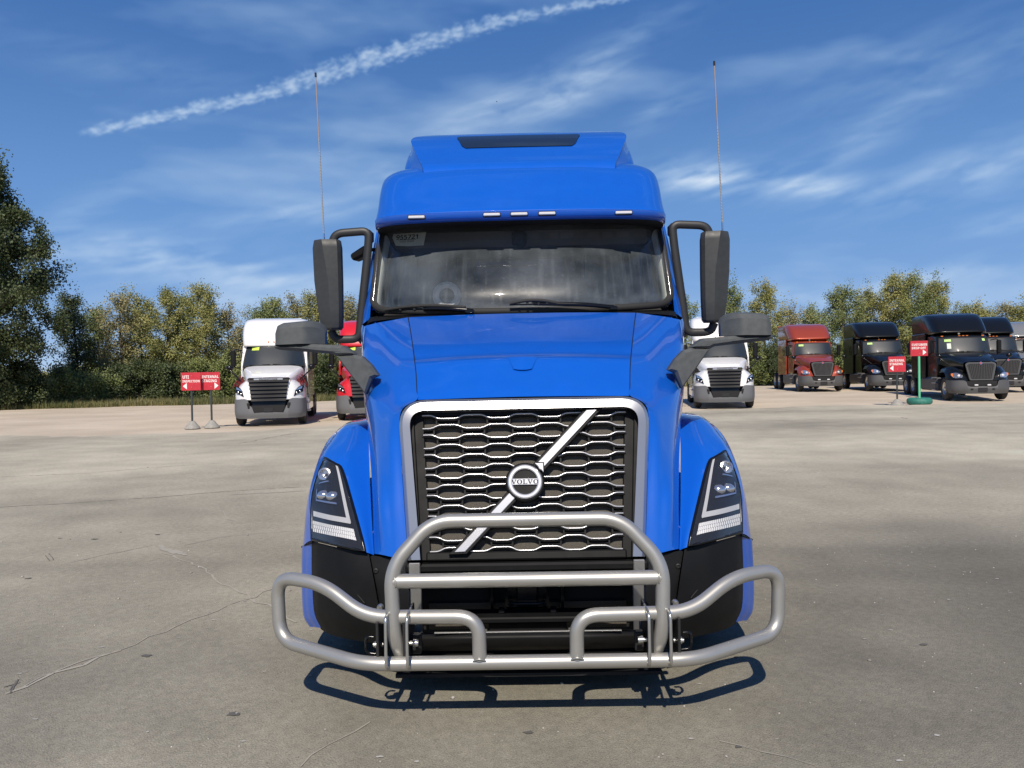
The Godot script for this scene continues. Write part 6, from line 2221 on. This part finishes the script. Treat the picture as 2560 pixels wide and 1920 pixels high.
func plants() -> void:
	var bark := mat("bark", lin(0.12, 0.1, 0.075), 0.95)
	worn(bark, 1.0, 0.55)
	var leaf := mat("leaf", Color.WHITE, 0.55)
	leaf.vertex_color_use_as_albedo = true
	leaf.backlight_enabled = true
	leaf.backlight = Color(0.45, 0.5, 0.3)
	M.leaf_mesh = leaf_mesh(13, 0.32, 0.1, 3)
	M.big_leaf_mesh = leaf_mesh(16, 0.38, 0.13, 4)
	M.grass_mesh = leaf_mesh(1, 0.0, 0.1, 5)
	var dark := [Color(0.03, 0.045, 0.016), Color(0.06, 0.085, 0.028), Color(0.1, 0.125, 0.045)]
	var olive := [Color(0.15, 0.165, 0.05), Color(0.25, 0.255, 0.08), Color(0.36, 0.33, 0.12)]
	var green := [Color(0.09, 0.125, 0.036), Color(0.17, 0.205, 0.065), Color(0.26, 0.275, 0.1)]
	var tan := [Color(0.17, 0.17, 0.07), Color(0.25, 0.23, 0.1), Color(0.33, 0.285, 0.15)]
	var p := Vector3(-32.938, 0, -43.611)
	tree("tall dark cottonwood tree at the left edge of the lot", Vector3(p.x, 0, p.z), 16.2, 9.2, dark, 11, 2.4, 0.04, "tree", 1)
	p = Vector3(-45.011, 0, -48.055)
	tree("dark cottonwood tree outside the left edge, behind the tall one", Vector3(p.x, 0, p.z - 4), 14.0, 9.0, dark, 12, 1.0, 0.05, "tree", 1)
	var rows := [                                             # base on screen scale is already turned into metres: place, height, width, leaves
		[Vector3(-32.72, 0.101, -53.7), 8.6, 3.2, dark, "slim dark tree right of the tall cottonwood"],
		[Vector3(-33.256, -0.048, -57.7), 7.9, 3.4, green, "green tree second in the line after the dark slim one"],
		[Vector3(-29.503, 0.041, -53.7), 8.5, 3.6, tan, "tan topped tree left of the twin red signs"],
		[Vector3(-29.016, -0.088, -56.7), 8.7, 4.0, olive, "olive tree in the line left of the twin red signs"],
		[Vector3(-26.326, 0.011, -54.7), 8.8, 3.8, olive, "olive yellow tree just left of the UTI sign"],
		[Vector3(-26.059, -0.11, -57.7), 8.6, 3.6, green, "green tree straight behind the UTI sign"],
		[Vector3(-23.014, -0.012, -53.7), 9.0, 3.6, olive, "tallest yellowing tree, behind the left internal staging sign"],
		[Vector3(-22.115, -0.106, -55.7), 7.4, 4.2, tan, "thin tan tree just left of the white striped truck"],
		[Vector3(-21.002, -0.243, -58.7), 7.3, 4.2, green, "green tree behind the roof of the white striped truck"],
		[Vector3(-18.418, -0.175, -55.7), 8.1, 4.0, green, "dense green tree above the white striped truck"],
		[Vector3(-17.674, -0.158, -58.7), 8.4, 4.2, tan, "tan tree right of the white striped truck's roof"],
		[Vector3(-15.326, -0.129, -56.7), 8.6, 4.0, olive, "olive tree behind the left door mirror"],
		[Vector3(-14.17, -0.224, -58.7), 8.4, 4.0, tan, "sparse tan tree beside the left mirror arm"],
		[Vector3(-12.335, -0.219, -59.7), 8.0, 4.4, green, "green tree hidden behind the blue cab's left side"],
		[Vector3(-8.729, -0.246, -60.7), 8.0, 4.6, olive, "olive tree hidden behind the blue hood's left half"],
		[Vector3(-4.629, -0.28, -61.7), 8.2, 4.6, green, "green tree hidden behind the blue windshield"],
		[Vector3(-0.408, -0.314, -62.7), 8.2, 4.6, olive, "olive tree hidden behind the middle of the blue truck"],
		[Vector3(3.933, -0.348, -63.7), 8.2, 4.6, green, "green tree hidden behind the blue truck's right seat"],
		[Vector3(8.668, -0.279, -63.7), 8.4, 4.8, olive, "olive tree hidden behind the blue cab's right half"],
		[Vector3(13.396, -0.053, -63.7), 8.4, 4.6, green, "green tree behind the right door of the blue truck"],
		[Vector3(17.578, -0.008, -61.7), 8.6, 4.6, green, "green tree behind the right hood mirror"],
		[Vector3(19.336, 0.152, -59.7), 8.5, 4.8, olive, "loose olive tree left of the copper red truck"],
		[Vector3(22.56, 0.108, -62.7), 6.9, 3.8, tan, "thin brownish tree above the copper red truck's roof"],
		[Vector3(25.504, -0.004, -65.7), 6.8, 3.4, green, "green tree behind the copper red truck's right edge"],
		[Vector3(25.601, 0.107, -59.7), 8.3, 4.6, green, "full green tree between the copper and black trucks"],
		[Vector3(28.727, 0.069, -62.7), 8.2, 4.4, olive, "olive tree over the roof of the black truck behind the signs"],
		[Vector3(30.497, 0.053, -61.7), 9.4, 4.6, olive, "tallest olive tree at right, above the internal staging sign"],
		[Vector3(32.579, 0.014, -61.7), 9.4, 4.6, green, "wide green tree above the customer sign"],
		[Vector3(34.994, 0.027, -62.7), 9.0, 4.6, olive, "yellow green tree over the nearest black truck's cab"],
		[Vector3(38.566, -0.09, -65.7), 6.4, 4.2, green, "lower green tree behind the nearest black truck's roof"],
		[Vector3(38.639, 0.036, -62.7), 6.6, 3.6, olive, "small rusty olive tree right of the nearest black truck"],
		[Vector3(40.849, -0.022, -63.7), 6.8, 4.0, tan, "rusty tan tree near the right edge"],
		[Vector3(41.459, -0.003, -61.7), 6.5, 4.4, olive, "olive tree behind the slate grey truck"],
		[Vector3(44.473, -0.06, -61.7), 6.8, 4.6, green, "green tree past the right edge of the photo"],
	]
	var k := 0
	for q in rows:
		var at: Vector3 = q[0]
		tree(q[4], Vector3(at.x, ground_height(at.x, at.z), at.z), q[1], q[2], q[3], 100 + k * 7, 0.95 if q[3] != tan else 0.65, 0.1)
		k += 1
	# undergrowth along the foot of the trees
	var bushes := [
		[Vector3(-31.408, 0.043, -45.7), 2.6, 3.4, dark, "dark bush under the tall cottonwood"], [Vector3(-30.511, -0.006, -47.7), 2.2, 3.2, green, "green bush at the foot of the cottonwood"],
		[Vector3(-28.905, -0.02, -48.7), 1.9, 3.0, green, "low green bush left of the line of trees"], [Vector3(-27.984, -0.126, -50.7), 2.6, 3.2, dark, "dark bush below the tan topped tree"],
		[Vector3(-26.643, -0.13, -51.7), 2.8, 3.4, dark, "dark bush below the olive trees"], [Vector3(-24.763, -0.165, -51.7), 2.6, 3.2, dark, "dark bush left behind the UTI sign"],
		[Vector3(-23.292, -0.169, -52.7), 3.0, 3.4, green, "green bush right behind the twin signs"], [Vector3(-21.349, -0.205, -52.7), 2.9, 3.4, green, "bright green bush beside the white striped truck's left mirror"],
		[Vector3(-19.679, -0.21, -53.7), 3.0, 3.6, dark, "dark bush hidden behind the white striped truck"], [Vector3(-17.127, -0.258, -53.7), 3.0, 3.4, dark, "dark bush behind the white striped truck's windshield"],
		[Vector3(-14.66, -0.196, -52.7), 3.2, 3.2, dark, "dark ivy-like bush between the white and red trucks"], [Vector3(-13.388, -0.192, -53.7), 3.0, 3.2, green, "green bush behind the red truck's mirror"],
		[Vector3(18.234, 0.12, -58.7), 2.4, 3.4, green, "dark green bush right of the plain white truck"], [Vector3(19.446, 0.118, -57.7), 3.0, 3.4, dark, "dark bush just left of the copper red truck"],
		[Vector3(22.932, -0.012, -60.7), 2.8, 3.6, dark, "dark bush hidden behind the copper red truck"], [Vector3(25.417, 0.057, -58.7), 3.2, 3.4, green, "green bush between the copper red and black trucks"],
		[Vector3(28.913, -0.05, -60.7), 3.0, 4.0, dark, "dark bush hidden behind the black trucks"], [Vector3(32.27, -0.113, -60.7), 3.0, 4.0, dark, "dark bush behind the customer sign and the black trucks"],
		[Vector3(36.368, -0.116, -60.7), 3.0, 4.0, dark, "dark bush behind the nearest black truck"], [Vector3(39.103, -0.149, -59.7), 3.2, 3.6, green, "green bush between the last black truck and the grey truck"],
	]
	for q in bushes:
		var at: Vector3 = q[0]
		tree(q[4], Vector3(at.x, ground_height(at.x, at.z) - 0.1, at.z), q[1], q[2], q[3], 500 + k * 7, 1.5, 0.02, "bush")
		k += 1
	# rough grass on the verge
	var r := RandomNumberGenerator.new()
	r.seed = 77
	var blade := Geo.new()
	for i in 7:
		var a := r.randf() * TAU
		var o := Vector3(cos(a), 0, sin(a)) * r.randf_range(0.0, 0.08)
		var b := Vector3(cos(a), 0, sin(a)) * r.randf_range(0.03, 0.14) + Vector3.UP * r.randf_range(0.2, 0.42)
		var w := Vector3(-sin(a), 0, cos(a)) * 0.014
		blade.tri(o - w, o + w, o + b)
	var where := []
	var tint := PackedColorArray()
	for i in 26000:
		var x := r.randf_range(-50, 46)
		var z := verge(x) + 0.4 - absf(r.randfn()) * 3.0
		var s := r.randf_range(0.5, 1.5)
		where.append(Transform3D(Basis(Vector3.UP, r.randf() * TAU).scaled(Vector3(s, s * r.randf_range(0.7, 1.3), s)), Vector3(x, ground_height(x, z) - 0.06, z)))
		tint.append(Color(0.07, 0.095, 0.025).lerp(Color(0.27, 0.23, 0.1), clampf(r.randf() * 0.9 + 0.2 * sin(x * 0.7), 0, 1)))
	var grass := copies(self, "grass", blade.mesh(), where, tint, M.leaf)
	grass.set_meta("label", "rough green and straw coloured grass along the lot's edge")
	grass.set_meta("category", "grass")
	# low far wood closing the view beyond the trees
	where = []
	tint = PackedColorArray()
	for i in 30000:
		var x := r.randf_range(-150, 150)
		var z := -112.0 - r.randf() * 26.0
		var top := 3.2 + 1.4 * sin(x * 0.09) + 1.0 * sin(x * 0.31 + 2.0)
		where.append(Transform3D(Basis(Vector3(r.randfn(), r.randfn(), r.randfn()).normalized(), r.randf() * TAU).scaled(Vector3.ONE * r.randf_range(2.2, 4.0)), Vector3(x, r.randf() * top, z)))
		tint.append((olive[0] as Color).lerp(olive[2], r.randf()))
	var wood := copies(self, "distant_wood", M.leaf_mesh, where, tint, M.leaf)
	wood.set_meta("label", "low distant wood beyond the field")
	wood.set_meta("category", "wood")
